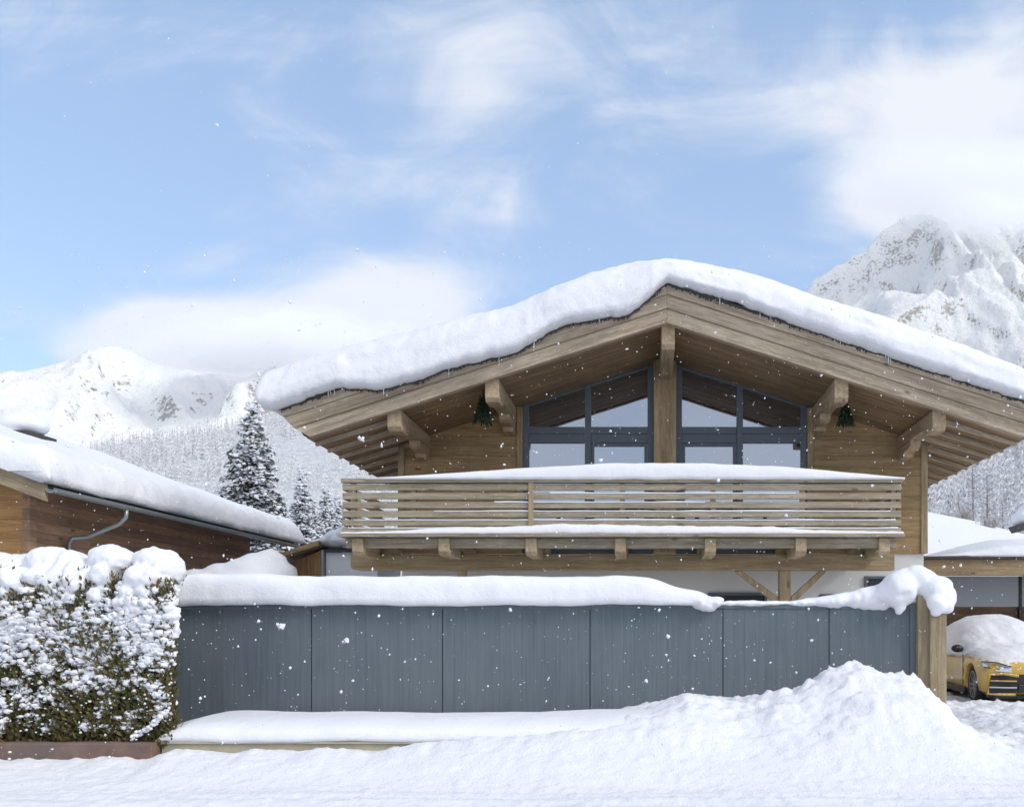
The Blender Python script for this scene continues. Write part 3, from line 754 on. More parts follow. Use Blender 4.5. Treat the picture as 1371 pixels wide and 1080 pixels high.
bz = smooth_interp(xs, bot_x, bot_z, 0.05) + 0.035 * fbm(xs * 3.0, xs * 0 + 1.1, None, 5, 2.0, 0.62) * np.clip((xs + 7.2) / 0.3, 0, 1)
q = np.linspace(0, math.pi / 2, 15)
rings = []
for x, a, b in zip(xs, tz, bz):
    h = max(a - b, 0.02)
    rz0 = roof_z(np.clip(x, XL, XR)) - 0.02
    y_in = [Y_FR + 0.14, Y_FR - 0.02]; z_in = [min(b + 0.06, a), b]
    e = 0.12 + 0.2 * min(1, h / 0.8)
    ys = Y_FR + 0.55 - (0.55 + e) * np.cos(q) ** 0.75; zz = b + 0.04 + (h - 0.04) * np.sin(q) ** 0.9
    yb = np.array([19.6, 20.3, 21.2, 22.5, 24.5, 27, 30, 32.5, 33.4, 33.75, 33.8]); zbk = np.array([a, a, a, a, a, a, a, a, a - 0.12 * h, a - 0.45 * h, rz0])
    ring = np.stack([np.full(len(y_in) + len(ys) + len(yb), x), np.concatenate([y_in, ys, yb]), np.concatenate([z_in, zz, np.maximum(zbk, b)])], -1)
    rings.append(ring)
rings = np.array(rings)
rings[:, 2:] = displace(displace(rings[:, 2:].copy(), 0.03, 0.8, 2.0, 4), 0.016, 4.5, 4.0, 4)
rings[:, 4:18, 1] += 0.022 * fbm(rings[:, 4:18, 0] * 0.35, (rings[:, 4:18, 2] + SLOPE * np.sqrt((rings[:, 4:18, 0] - RX) ** 2 + 1.0)) * 9, None, 3)
rings[:, 4:18, 1] += 0.045 * fbm(rings[:, 4:18, 0] * 1.1, (rings[:, 4:18, 2] + SLOPE * np.abs(rings[:, 4:18, 0] - RX)) * 3.5, None, 4)
mb = MB(); mb.rings(rings.tolist())
tag(mb.build('roof_snow', M['snow_soft'], smooth=True, recalc=True), 'thick rounded snow blanket overhanging the chalet gable roof', 'snow')

# ragged dark strip following the lower edge of the roof snow
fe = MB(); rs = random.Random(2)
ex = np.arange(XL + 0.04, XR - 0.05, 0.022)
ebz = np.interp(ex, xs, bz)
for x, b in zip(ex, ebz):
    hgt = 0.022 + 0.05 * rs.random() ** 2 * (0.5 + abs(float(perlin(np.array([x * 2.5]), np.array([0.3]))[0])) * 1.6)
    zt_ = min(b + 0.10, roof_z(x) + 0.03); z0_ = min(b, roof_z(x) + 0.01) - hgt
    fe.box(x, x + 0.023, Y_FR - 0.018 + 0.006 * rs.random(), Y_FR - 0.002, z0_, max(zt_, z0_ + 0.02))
fe.build('dark_fringe', M['flashing'], roof)
rs = random.Random(41)
for x in (-6.3, -6.26, -6.18, -5.2, -3.9, -2.9, -2.2, -0.9, 1.5, 2.3, 3.9, 4.8, 4.86, 4.9, 6.1, 6.9):
    b = float(np.interp(x, xs, bz)); L_ = rs.uniform(.08, .2)
    ic = MB().tube([(x, Y_FR - 0.05, b + 0.02), (x + rs.uniform(-.005, .005), Y_FR - 0.05, b - L_ * 0.5), (x, Y_FR - 0.05, b - L_)], [0.013, 0.008, 0.002], 6)
    tag(ic.build('icicle', M['ice'], origin=(x, Y_FR - 0.05, b), smooth=True), 'tiny pale icicle hanging from the snow edge of the chalet gable', 'icicle', 'icicles along the chalet gable')
# snow on the balcony
bx = np.linspace(BX0 + 0.5, BX1 + 0.03, 160)
snow_ridge('railing_snow', M['snow'], bx, YB + 0.05, lambda x: 0.15 + 0.0 * x, zb(641), lambda x: 0.012 + np.interp(x, [BX0 + 0.5, BX0 + 2, -2.0, -0.6, 1.2, 2.8, 4.2, BX1], [0.0, 0.10, 0.24, 0.31, 0.31, 0.24, 0.11, 0.02]),
           'long arched snow cap on the balcony handrail', amp=0.012, freq=2.0, expo=2.4)
fx = np.linspace(BX0, BX1, 220)
snow_ridge('balcony_floor_snow', M['snow'], fx, YB + 0.22, 0.345, zb(714.8), lambda x: 0.04 + np.interp(x, [BX0, -5.0, -4.2, -2.5, -1.8, 0, 2.5, 3.4, BX1], [0.0, 0.03, 0.09, 0.14, 0.20, 0.15, 0.13, 0.04, 0.02]) + 0.02 * np.abs(fbm(x * 3, x * 0, None, 3)),
           'uneven snow lying on the balcony floor behind the slats', amp=0.015, freq=3.0)
for k, (i, xa, xb, nm) in enumerate(((2, -3.0, 1.2, 'third'), (3, -4.2, 4.9, 'fourth'), (4, -5.8, 5.0, 'fifth'), (5, -5.9, 5.05, 'lowest'), (1, -1.9, 3.0, 'second'))):
    z0 = zb(slat_y[i][0])
    xs_ = np.linspace(xa, xb, 150)
    snow_ridge('slat_snow', M['snow'], xs_, YB + 0.015, 0.028, z0, lambda x: 0.005 + 0.016 * np.clip(0.3 + fbm(x * 0.9 + i * 7, x * 0 + i, None, 3), 0, 1), 'thin line of snow on the %s slat of the balcony railing' % nm, 'snow lines on the balcony slats', amp=0.004, freq=5, n=8)

# ------------------------------------------------------------------ fence
YF = 14.0
FX0, FX1, FZT = PX(225, YF), PX(1226, YF), PZ(808, YF)
fence = thing('fence', (0, YF, 0), 'long blue grey board fence in front of the chalet', 'fence')
joints = [FX0] + [PX(q, YF) for q in (417, 592.5, 790, 968, 1110)] + [FX1]
rs = random.Random(4)
for a, b in zip(joints[:-1], joints[1:]):
    mb = MB(); n = round((b - a) / 0.165); w = (b - a - 0.014) / n
    for k in range(n):
        x = a + 0.007 + k * w; dy = rs.uniform(0, 0.003)
        mb.box(x + 0.0006, x + w - 0.0006, YF + dy * 0.5, YF + 0.03, -0.3, FZT - 0.072)
    mb.box(a + 0.03, b - 0.03, YF + 0.03, YF + 0.045, -0.3, FZT - 0.08)
    mb.build('panel', M['fence'], fence)
MB().box(FX0, FX1, YF - 0.02, YF + 0.08, FZT - 0.07, FZT).build('top_rail', M['fence'], fence, bevel=0.005)
for x in joints[1:-1]:
    MB().box(x - 0.05, x + 0.05, YF + 0.05, YF + 0.14, -0.4, FZT - 0.075).build('post', M['fence'], fence)
MB().box(FX1 - 0.09, FX1 + 0.01, YF - 0.035, YF - 0.002, -0.3, FZT - 0.002).build('end_stile', M['fence'], fence, bevel=0.004)
p = MB().box(PX(1228, 13.9), PX(1243.5, 13.9), 13.86, 14.1, -0.4, PZ(797.5, 13.9)).build('gate_post', M['gatepost'], origin=(PX(1236, 13.9), 13.9, 0), bevel=0.012)
tag(p, 'pale narrow wooden gate post at the right end of the grey fence', 'post', 'gate posts beside the fence')
p = MB().box(PX(1245, 13.8), PX(1267, 13.8), 13.78, 14.05, -0.4, PZ(812, 13.8)).build('gate_post', M['gatepost'], origin=(PX(1256, 13.8), 13.8, 0), bevel=0.012)
tag(p, 'darker broad wooden gate post beside the driveway', 'post', 'gate posts beside the fence')

# snow on the fence: one cap on the left two thirds, one with the heap over the posts
xs = np.linspace(PX(231, YF), PX(958, YF), 260)
tp = np.interp(xs, [PX(v, YF) for v in (228, 236, 246, 262, 300, 330, 400, 640, 860, 878, 896, 915, 935, 950, 958)], [FZT + v for v in (0.05, 0.36, 0.44, 0.47, 0.44, 0.47, 0.42, 0.43, 0.42, 0.39, 0.27, 0.22, 0.20, 0.13, 0.04)])
tp = np.convolve(np.pad(tp, 4, 'edge'), np.ones(9) / 9, 'valid')
snow_ridge('fence_snow', M['snow'], xs, YF + 0.06, lambda x: 0.24 + 0.04 * fbm(x * .7, x * 0 + 3), FZT - 0.005, lambda x: np.maximum(tp - FZT, 0.03), 'long level snow cap lying on the grey fence', amp=0.03, freq=1.1, n=34, expo=3.0)
sl = MB(); rs = random.Random(9)
for i in range(46):
    u = rs.uniform(-1, 1)
    blob(sl, (PX(946 + 15 * u, 13.88), 13.9 + rs.uniform(-.03, .1), FZT - 0.11 * (1 - abs(u) ** 4) * rs.uniform(0, 1) + 0.05), (rs.uniform(.07, .1), .10, rs.uniform(.05, .09)), 2)
o = melt(sl.build('drooping_snow', M['snow'], smooth=True), 0.02, 4, 0.008, 6); tag(o, 'small snow slab sagging over the fence top near the middle right', 'snow')
hp = MB(); rs = random.Random(12)
for i in range(70):                                                # rising tail along the fence
    t = (i + rs.random()) / 70; x = PX(955 + 232 * t, YF); h = 0.012 + 0.29 * max(0, (t - 0.45) / 0.55) ** 1.3
    blob(hp, (x, YF + 0.045 + rs.uniform(-.02, .05), FZT + h * 0.35), (0.13, 0.12 + h * .2, 0.035 + h * 0.65), 2, 0.10)
for x, y, r, dd in ((1205, 785, .26, 13.9), (1222, 779, .25, 14.02), (1240, 778, .26, 14.08), (1232, 773, .22, 13.98), (1236, 792, .27, 14.16), (1212, 796, .17, 13.88), (1254, 787, .24, 13.92), (1256, 794, .22, 13.9), (1264, 800, .2, 13.9), (1190, 793, .2, 13.95), (1200, 797, .2, 13.9), (1206, 812, .09, 13.88), (1204, 819, .06, 13.88), (1265, 812, .13, 13.82), (1254, 812, .12, 13.74), (1250, 820, .08, 13.74), (1249, 806, .13, 13.74), (1212, 776, .18, 13.95)):
    blob(hp, (PX(x, 13.85), dd, PZ(y, 13.85)), (r, r * 0.95, r * 0.92), 3, 0.12)
o = melt(hp.build('gatepost_snow', M['snow'], smooth=True), 0.025, 9, 0.018, 4); tag(o, 'big lumpy snow heap balanced over the gate posts and fence end', 'snow')

# ------------------------------------------------------------------ ledge and brick wall
led = thing('stone_ledge', (-4.4, 12.0, -0.4), 'low pale stone ledge in front of the fence', 'ledge')
MB().box(-6.22, -1.2, 12.02, 13.9, -0.5, 0.085).build('ledge_wall', M['stone'], led, bevel=0.01)
MB().box(-6.25, -1.2, 11.985, 13.9, 0.088, 0.125).build('ledge_cap', M['stone'], led, bevel=0.008)
xs = np.concatenate([np.linspace(-6.29, -5.9, 24)[:-1], np.linspace(-5.9, 1.1, 260)])
snow_ridge('ledge_snow', M['snow'], xs, 12.97, lambda x: 0.99 + 0 * x, 0.12, lambda x: np.interp(x, [-6.29, -6.25, -6.15, -5.95, -3.4, -2.0, -1.0, 0.2, 0.8, 1.1], [0.03, 0.11, 0.21, 0.26, 0.25, 0.26, 0.28, 0.33, 0.3, 0.1]), 'smooth snow slab on the low stone ledge', amp=0.025, freq=0.9, n=44, expo=3.2)
bw = MB(); bw.box(-14.5, -6.24, 11.82, 12.15, -0.6, 0.12)
tag(bw.build('garden_wall', M['brick'], origin=(-10, 12, -0.5), bevel=0.015), 'low red brown wall under the snowy hedge', 'wall')

# ------------------------------------------------------------------ hedge
hx0, hx1, hy0, hy1, hz0, hz1 = -14.0, -6.12, 12.05, 13.15, 0.1, 2.28
def hxr(y): return hx1 - 0.62 * (y - hy0)
hedge = thing('hedge', (-10, 12.6, 0.1), 'dense clipped conifer hedge loaded with snow left of the fence', 'hedge')
core = MB(); core.box(hx0, hxr(hy1) - 0.12, hy0 + 0.16, hy1 - 0.1, hz0, hz1 - 0.22); core.box(hxr(hy1) - 0.12, hx1 - 0.25, hy0 + 0.16, hy0 + 0.3, hz0, hz1 - 0.4)
core.build('branches', M['bark'], hedge)
lf = MB(); rs = random.Random(21)
def hedge_surface(u):
    if u < 0.72:   # front
        x = rs.uniform(-10.8, hx1); z = rs.uniform(hz0 - 0.06, hz1 - 0.12); d = rs.random() ** 2 * 0.22
        y = hy0 + d + 0.09 * perlin(np.array([x * 1.5]), np.array([z * 1.5]))[0] + 0.16 * max(0, z - 1.9) ; return Vector((x, y, z)), Vector((0, -1, 0.15))
    if u < 0.9:    # right end
        y = rs.uniform(hy0, hy1); z = rs.uniform(hz0, hz1 - 0.15); d = rs.random() ** 2 * 0.2
        return Vector((hxr(y) - d + 0.08 * perlin(np.array([y * 2]), np.array([z * 2]))[0], y, z)), Vector((1, -0.2, 0.15))
    x = rs.uniform(-10, hx1 - 0.3); y = rs.uniform(hy0 + 0.05, hy1 - 0.1)
    return Vector((x, y, hz1 - 0.1 + 0.1 * rs.random())), Vector((0, 0, 1))
for i in range(18500):
    p, n = hedge_surface(rs.random())
    for k in range(3):
        up = Vector((rs.gauss(0, 0.5), rs.gauss(0, 0.3), 1)).normalized()
        d = (up * 0.75 + n * rs.uniform(0.2, 0.9) + Vector((rs.gauss(0, .4), 0, rs.gauss(0, .2)))).normalized() * rs.uniform(0.05, 0.12)
        s_ = d.cross(n + Vector((rs.gauss(0, .6), rs.gauss(0, .6), rs.gauss(0, .6)))).normalized() * rs.uniform(0.009, 0.022)
        q_ = p + Vector((rs.gauss(0, .03), rs.gauss(0, .03), rs.gauss(0, .03)))
        lf.add([q_, q_ + d * 0.5 + s_, q_ + d, q_ + d * 0.5 - s_], [(0, 1, 2, 3)])
lf.build('foliage', M['thuja'], hedge)
sn = MB(); rs = random.Random(33)
# big pillows along the top
for x, w, zt in ((8, 40, 741), (36, 34, 738), (66, 33, 732), (92, 30, 737), (112, 24, 744), (150, 27, 729), (166, 24, 734), (210, 28, 732), (226, 20, 742), (190, 18, 757), (130, 22, 752), (-30, 50, 742), (-80, 50, 738), (-130, 50, 744), (180, 22, 764), (50, 40, 752), (100, 40, 757), (20, 40, 757), (150, 30, 757), (212, 24, 757)):
    D = 12.45; hh = 0.2
    blob(sn, (PX(x, D), D + rs.uniform(-.05, .1), PZ(zt, D) - hh), (w / F * D * 0.95, rs.uniform(.3, .42), hh), 3, 0.16, 1.8)
    blob(sn, (PX(x + rs.uniform(-8, 8), D), D - 0.22, PZ(zt, D) - hh - rs.uniform(.1, .25)), (w / F * D * rs.uniform(.5, .8), 0.28, rs.uniform(.14, .24)), 2, 0.3, 1.6)
for i in range(430):                                               # upper coat with gaps
    x = rs.uniform(-10.2, hx1 + .02); z = rs.uniform(1.45, 2.25)
    gap = float(perlin(np.array([x * 2.8]), np.array([z * 3.2]))[0]) * 1.2 + (1.80 - z) * 0.6 + 0.09
    if gap > 0.10 + 0.15 * rs.random(): continue
    blob(sn, (x, hy0 + 0.06 + 0.22 * max(0, z - 1.75), z), (rs.uniform(.05, .14), rs.uniform(.07, .13), rs.uniform(.04, .10)), 2, 0.55, 2.0)
o = melt(sn.build('snow_load', M['snow'], hedge, smooth=True), 0.024, 2, 0.035, 4.0)
me = o.data; n_ = len(me.vertices); cc = np.empty(n_ * 3); me.vertices.foreach_get('co', cc); cc = cc.reshape(-1, 3)
nn_ = np.empty(n_ * 3); me.vertices.foreach_get('normal', nn_); nn_ = nn_.reshape(-1, 3)
low = sstep(2.1, 1.8, cc[:, 2])
cc = cc + nn_ * (low * 0.032 * fbm(cc[:, 0] * 11, cc[:, 1] * 11, cc[:, 2] * 13, 3))[:, None]
me.vertices.foreach_set('co', cc.ravel()); me.update()
sm_ = MB(); rs = random.Random(35)
for _ in range(660):                                               # crumbly clumps caught on the face, thinning out downwards
    cx_, cz_ = rs.uniform(-10.8, hx1 + 0.02), rs.uniform(0.3, 1.95)
    dn = float(perlin(np.array([cx_ * 1.9 + 4]), np.array([cz_ * 2.4]))[0])
    if rs.random() > 0.30 + 0.36 * (cz_ - 0.2) + 0.45 * dn: continue
    s0 = rs.uniform(0.6, 1.35) * (0.7 + 0.28 * cz_); tilt = rs.gauss(0, .7)
    for _k in range(rs.randint(9, 26)):
        dx = rs.gauss(0, .08) * s0
        x = cx_ + dx; z = cz_ + dx * tilt + rs.gauss(0, .05) * s0; r = rs.uniform(.014, .046) * s0
        if x > hx1 - 0.03 + 0.05 * rs.random(): continue
        blob(sm_, (x, hy0 - 0.01 + rs.uniform(-.04, .08), z), (r * rs.uniform(.85, 1.6), r * 1.1, r * rs.uniform(.6, 1.05)), 1 if r < .025 else 2, 0.8, 2.2)
for i in range(900):
    x = rs.uniform(-10.8, hx1 + .05); z = rs.uniform(0.2, 2.05); r = rs.uniform(.006, .022)
    blob(sm_, (x, hy0 - 0.04 + rs.uniform(-.04, .05), z), (r * 1.3, r, r), 1, 0.5)
for i in range(90):                                                # snow on the right end
    z = rs.uniform(0.3, 2.1); yy_ = rs.uniform(hy0, hy1)
    for _k in range(4):
        r = rs.uniform(.012, .035); blob(sm_, (hxr(yy_) + rs.uniform(-.05, .04), yy_ + rs.gauss(0, .05), z + rs.gauss(0, .025)), (r, r * 1.4, r), 1, 0.6)
for i in range(90):                                                # a bent twig with snow near the lower right
    t = rs.random(); r = rs.uniform(.012, .028)
    blob(sm_, (PX(178 + 47 * t, 11.95), 11.93 + rs.gauss(0, .02), PZ(985 - 35 * t ** 1.5, 11.95) + rs.gauss(0, .018)), (r * 1.3, r, r), 1, 0.5)
me_o = sm_.build('snow_clumps', M['snow'], hedge, smooth=True)

# ------------------------------------------------------------------ neighbour house on the left
NS = 0.37
NX, NZ0, NY0, NY1 = -10.55, 4.02, 16.4, 28.4                         # eave line
nb = thing('neighbour_house', (-15, 22, 0), 'brown timber house with long gutter and snowy roof at left edge', 'house')
def nz(x): return NZ0 + NS * (NX - x)
NRX = -20.5
poly = [(NX - 0.02, NZ0), (NX - 0.02, NZ0 + 0.08), (NRX, nz(NRX) + 0.08), (2 * NRX - NX, NZ0 + 0.08), (2 * NRX - NX, NZ0), (NRX, nz(NRX) - 0.1)]
MB().prism(poly[::-1], NY0 + 0.12, NY1).build('roof', M['flashing'], nb)
fp = [(NX - 0.0, NZ0 - 0.22), (NX - 0.0, NZ0 + 0.1), (NRX, nz(NRX) + 0.1), (NRX, nz(NRX) - 0.22)]
MB().prism(fp[::-1], NY0 + 0.03, NY0 + 0.115).build('fascia', M['near_fascia'], nb, bevel=0.01)
wx = NX - 1.05; wy0 = NY0 + 1.1
MB().prism([(2 * NRX - NX + 1, -0.2), (wx, -0.2), (wx, nz(wx) - 0.02), (NRX, nz(NRX) - 0.12), (2 * NRX - NX + 1, nz(wx) - 0.02)], wy0, wy0 + 0.2).build('front_wall', M['near_wall'], nb)
sd = MB(); sd.box(wx - 0.22, wx - 0.02, wy0 + 0.2, NY1 - 0.9, -0.2, nz(wx) - 0.03); sd.build('side_wall', M['near_side'], nb)
MB().box(wx - 20, wx - 0.25, NY1 - 1.2, NY1 - 1.0, -0.2, NZ0).build('back_wall', M['near_side'], nb)
MB().box(wx - 0.05, wx + 0.10, wy0 - 0.03, wy0 + 0.17, -0.2, nz(wx) - 0.05).build('corner_post', M['near_side'], nb, bevel=0.01)
MB().prism([(wx - 0.02, nz(wx) - 0.08), (NX - 0.03, NZ0 - 0.05), (NX - 0.03, NZ0 - 0.02), (wx - 0.02, nz(wx) - 0.03)], NY0 + 0.13, NY1 - 0.02).build('soffit', M['near_side'], nb)
gm = MB()                                                          # half round gutter
ring = []
for y in np.linspace(NY0 + 0.02, NY1, 24):
    a = np.linspace(math.pi, 2 * math.pi, 9)
    pts = [(NX + 0.09 + 0.085 * math.cos(t), y, NZ0 + 0.01 + 0.085 * math.sin(t)) for t in a] + [(NX + 0.09 + 0.073 * math.cos(t), y, NZ0 + 0.01 + 0.073 * math.sin(t)) for t in a[::-1]]
    ring.append(pts)
gm.rings(ring); gut = gm.build('gutter', M['gutter'], nb, smooth=False, recalc=True)
dy = 18.85
MB().tube([(NX + 0.09, dy, NZ0 - 0.05), (NX + 0.08, dy, NZ0 - 0.22), (NX - 0.05, dy, NZ0 - 0.36), (wx + 0.35, dy, NZ0 - 0.62), (wx + 0.16, dy - 0.2, NZ0 - 0.66), (wx + 0.10, dy - 0.22, NZ0 - 0.78), (wx + 0.10, dy - 0.22, -0.1)], 0.043, 10).build('downpipe', M['gutter'], gut, smooth=True)
w = MB(); w.box(wx - 0.02, wx + 0.03, 21.3, 23.0, 2.2, 3.25); fr = w.build('window', M['frame'], nb, bevel=0.005)
MB().box(wx + 0.031, wx + 0.038, 21.38, 22.92, 2.28, 3.17).build('pane', M['glass'], fr)
# its snow
ys = np.concatenate([np.linspace(NY0 - 0.06, NY0 + 0.5, 12), np.arange(NY0 + 0.6, NY1 - 0.5, 0.12), np.linspace(NY1 - 0.4, NY1 + 0.22, 12)])
rings = []
for y in ys:
    e = min(1.0, math.sqrt(max(0.0, 1 - max(0, (NY0 + 0.5 - y) / 0.56, (y - NY1 + 0.4) / 0.62) ** 2)) + 0.03)
    th = 0.54 * e
    q = np.linspace(0, math.pi / 2, 12)
    xe = NX - 0.55 + 0.68 * np.cos(q) ** 0.8; base = np.array([nz(x) + 0.10 for x in xe]); base = np.minimum(base, NZ0 + 0.5)
    z = NZ0 + 0.10 + (nz(NX - 0.55) - NZ0 + th) * np.sin(q) ** 0.85
    xb = np.linspace(NX - 0.8, NRX, 26); zb_ = np.array([nz(x) + 0.10 + th for x in xb])
    xo = np.array([NRX, NX - 0.6, NX - 0.05]); zo = np.array([nz(x) + 0.085 for x in xo])
    rings.append(np.stack([np.concatenate([xe, xb, xo]), np.full(len(xe) + len(xb) + len(xo), y), np.concatenate([z, zb_, zo])], -1))
rings = np.array(rings)
rings[:, :38] = displace(displace(rings[:, :38].copy(), 0.055, 0.9, 6.0, 4), 0.025, 3.2, 2.0, 3)
mb = MB(); mb.rings(rings.tolist()); tag(mb.build('neighbour_roof_snow', M['snow_soft'], smooth=True, recalc=True), 'deep snow layer sloping down the roof of the brown house', 'snow')
# chimney with hood and snow
cy_ = 22.0; cx_ = PX(27, cy_); cz_ = nz(cx_) - 0.22
ch = thing('chimney', (cx_, cy_, cz_), 'low chimney poking from the snow on the brown house roof', 'chimney')
MB().box(cx_ - 0.4, cx_ + 0.4, cy_ - 0.35, cy_ + 0.35, cz_ - 0.4, cz_ + 0.66).build('stack', M['plaster'], ch, bevel=0.01)
MB().box(cx_ - 0.52, cx_ + 0.52, cy_ - 0.55, cy_ + 0.55, cz_ + 0.67, cz_ + 0.77).build('hood', M['flashing'], ch, bevel=0.01)
cs = MB(); blob(cs, (cx_, cy_, cz_ + 0.98), (0.64, 0.46, 0.30), 3, 0.06); blob(cs, (cx_ - 0.15, cy_, cz_ + 1.0), (0.5, 0.4, 0.28), 3, 0.06)
o = melt(cs.build('chimney_snow', M['snow'], smooth=True), 0.05, 3, 0.01, 3); tag(o, 'round snow cushion on the chimney of the brown house', 'snow')

# snowy shrub mound between the houses
sh = MB(); rs = random.Random(5); D = 20.0
for x, y, r in ((262, 770, .3), (300, 764, .35), (330, 758, .4), (345, 750, .35), (360, 742, .22), (350, 765, .5), (375, 760, .3), (290, 778, .5), (330, 780, .7), (360, 738, .15), (372, 745, .15)):
    blob(sh, (PX(x, D), D, PZ(y, D) - r * 0.3), (r * 1.3, r, r * 0.8), 3, 0.12)
sh.box(PX(250, D), PX(385, D), D - 0.3, D + 0.4, -0.2, 2.4)
o = melt(sh.build('snowy_shrub', M['snow'], smooth=True), 0.07, 5, 0.02, 2); tag(o, 'snow buried shrub behind the fence left of the small shed', 'shrub')

# small outbuilding with a wooden gable and a white wall
D = 27.0; sX = lambda x: PX(x, D); sZ = lambda y: PZ(y, D)
shed = thing('shed', (sX(415), D, 0), 'small outbuilding with orange wooden gable and white side behind the fence', 'shed')
MB().prism([(sX(372), -0.2), (sX(429), -0.2), (sX(429), sZ(733)), (sX(372), sZ(757))], D + 0.35, D + 3).build('timber_wall', M['shed_wood'], shed)
MB().prism([(sX(358), sZ(751)), (sX(426), sZ(730)), (sX(426), sZ(723)), (sX(358), sZ(745.5))], D, D + 3.2).build('roof', M['shed_roof'], shed, bevel=0.01)
MB().box(sX(430), sX(500), D + 0.4, D + 3, -0.2, sZ(737.5)).build('white_wall', M['white_wall'], shed)
MB().box(sX(427.5), sX(505), D + 0.25, D + 3.1, sZ(737.2), sZ(734)).build('roof_edge', M['flashing'], shed)
MB().box(sX(426.5), sX(429.6), D + 0.22, D + 0.34, -0.2, sZ(735)).build('downpipe', M['gutter'], shed)
ss = MB()
for x, y, rx, rz in ((445, 722, .5, .3), (460, 720, .6, .36), (480, 722, .6, .3), (430, 722, .28, .22), (452, 712, .4, .25), (415, 724, .3, .12), (500, 722, .6, .3), (438, 716, .3, .25)):
    blob(ss, (sX(x), D + 1.2, sZ(y)), (rx, 1.1, rz), 3, 0.05)
o = melt(ss.build('shed_snow', M['snow'], smooth=True), 0.05, 4, 0.02, 2); tag(o, 'soft snow mound on the roof of the small shed', 'snow')

# ------------------------------------------------------------------ carport / garage on the right
D = 27.0; kX = lambda x: PX(x, D); kZ = lambda y: PZ(y, D)
cp = thing('garage', (12, 28, 0), 'flat roofed garage with wide timber beam behind the yellow car', 'garage')
MB().box(6.7, 19, D, D + 0.25, kZ(770), kZ(748)).build('beam', M['carport_beam'], cp, bevel=0.015)
MB().box(6.6, 19.1, D - 0.1, D + 6.5, kZ(747.9), kZ(745)).build('roof', M['flashing'], cp, bevel=0.01)
D2 = 28.6
MB().box(7.0, PX(1364, D2), D2, D2 + 0.1, PZ(812, D2), PZ(771, D2)).build('lintel_panel', M['grey_panel'], cp, bevel=0.008)
MB().box(PX(1368, D2), 18.8, D2, D2 + 0.1, PZ(812, D2), PZ(771, D2)).build('lintel_panel', M['grey_panel'], cp, bevel=0.008)
MB().box(PX(1364.2, D2), PX(1367.8, D2), D2 - 0.03, D2 + 0.1, -0.2, PZ(771, D2)).build('post', M['black'], cp)
MB().box(7.0, 18.8, D2 + 0.13, D2 + 0.2, -0.2, PZ(811, D2)).build('garage_door', M['door_wood'], cp)
MB().box(6.8, 7.0, D + 0.3, D + 6.3, -0.2, kZ(748.2)).build('side_wall', M['plaster'], cp)
MB().box(18.8, 19.0, D + 0.3, D + 6.3, -0.2, kZ(748.2)).build('side_wall', M['plaster'], cp)
xs = np.linspace(6.6, 19.1, 120)
rings = []
for x in xs:
    th = float(np.interp(x, [6.6, 8.6, 9.4, 10.2, 11, 13, 18, 19.1], [0.02, 0.08, 0.34, 0.55, 0.72, 0.85, 0.8, 0.05]))
    q = np.linspace(0, math.pi / 2, 8)
    yy = list(D + 0.25 - 0.36 * np.cos(q)) + [D + 1, D + 2.5, D + 4.5, D + 6.2, D + 6.5]; zz = list(kZ(745) + th * np.sin(q) * 0.55) + [kZ(745) + th * v for v in (0.8, 1.0, 1.05, 0.9, 0)]
    rings.append([(x, a, b) for a, b in zip(yy, zz)])
rings = displace(np.array(rings), 0.03, 1.0, 4.0); mb = MB(); mb.rings(rings.tolist())
tag(mb.build('garage_snow', M['snow_soft'], smooth=True, recalc=True), 'sloping snow on the flat garage roof', 'snow')
# far house corner at the right edge
D = 48.0
fh = thing('far_house', (PX(1400, D), D, 4), 'house beyond the garage showing only a dark eave corner', 'house')
MB().prism([(PX(1359, 53), PZ(713, 53)), (PX(1500, 53), PZ(664, 53)), (PX(1500, 53), PZ(655, 53)), (PX(1354, 53), PZ(705, 53))], D + 4, D + 5.5).build('roof', M['flashing'], fh)
MB().box(PX(1376, D + 4.6), PX(1500, D), D + 4.6, D + 5.3, 2.5, PZ(708, D)).build('wall', M['door_wood'], fh)
fs = MB()
for x, y, r in ((1372, 694, .6), (1385, 685, .75), (1402, 674, 1.0), (1425, 665, 1.2), (1450, 655, 1.2), (1480, 645, 1.2)):
    blob(fs, (PX(x, D + 4.8), D + 4.8, PZ(y, D + 4.8)), (r * 1.2, 0.9, r * 0.8), 3, 0.05)
o = melt(fs.build('far_roof_snow', M['snow'], smooth=True), 0.12, 4, 0.03, 1); tag(o, 'domed snow on the dark eave at the far right edge', 'snow')

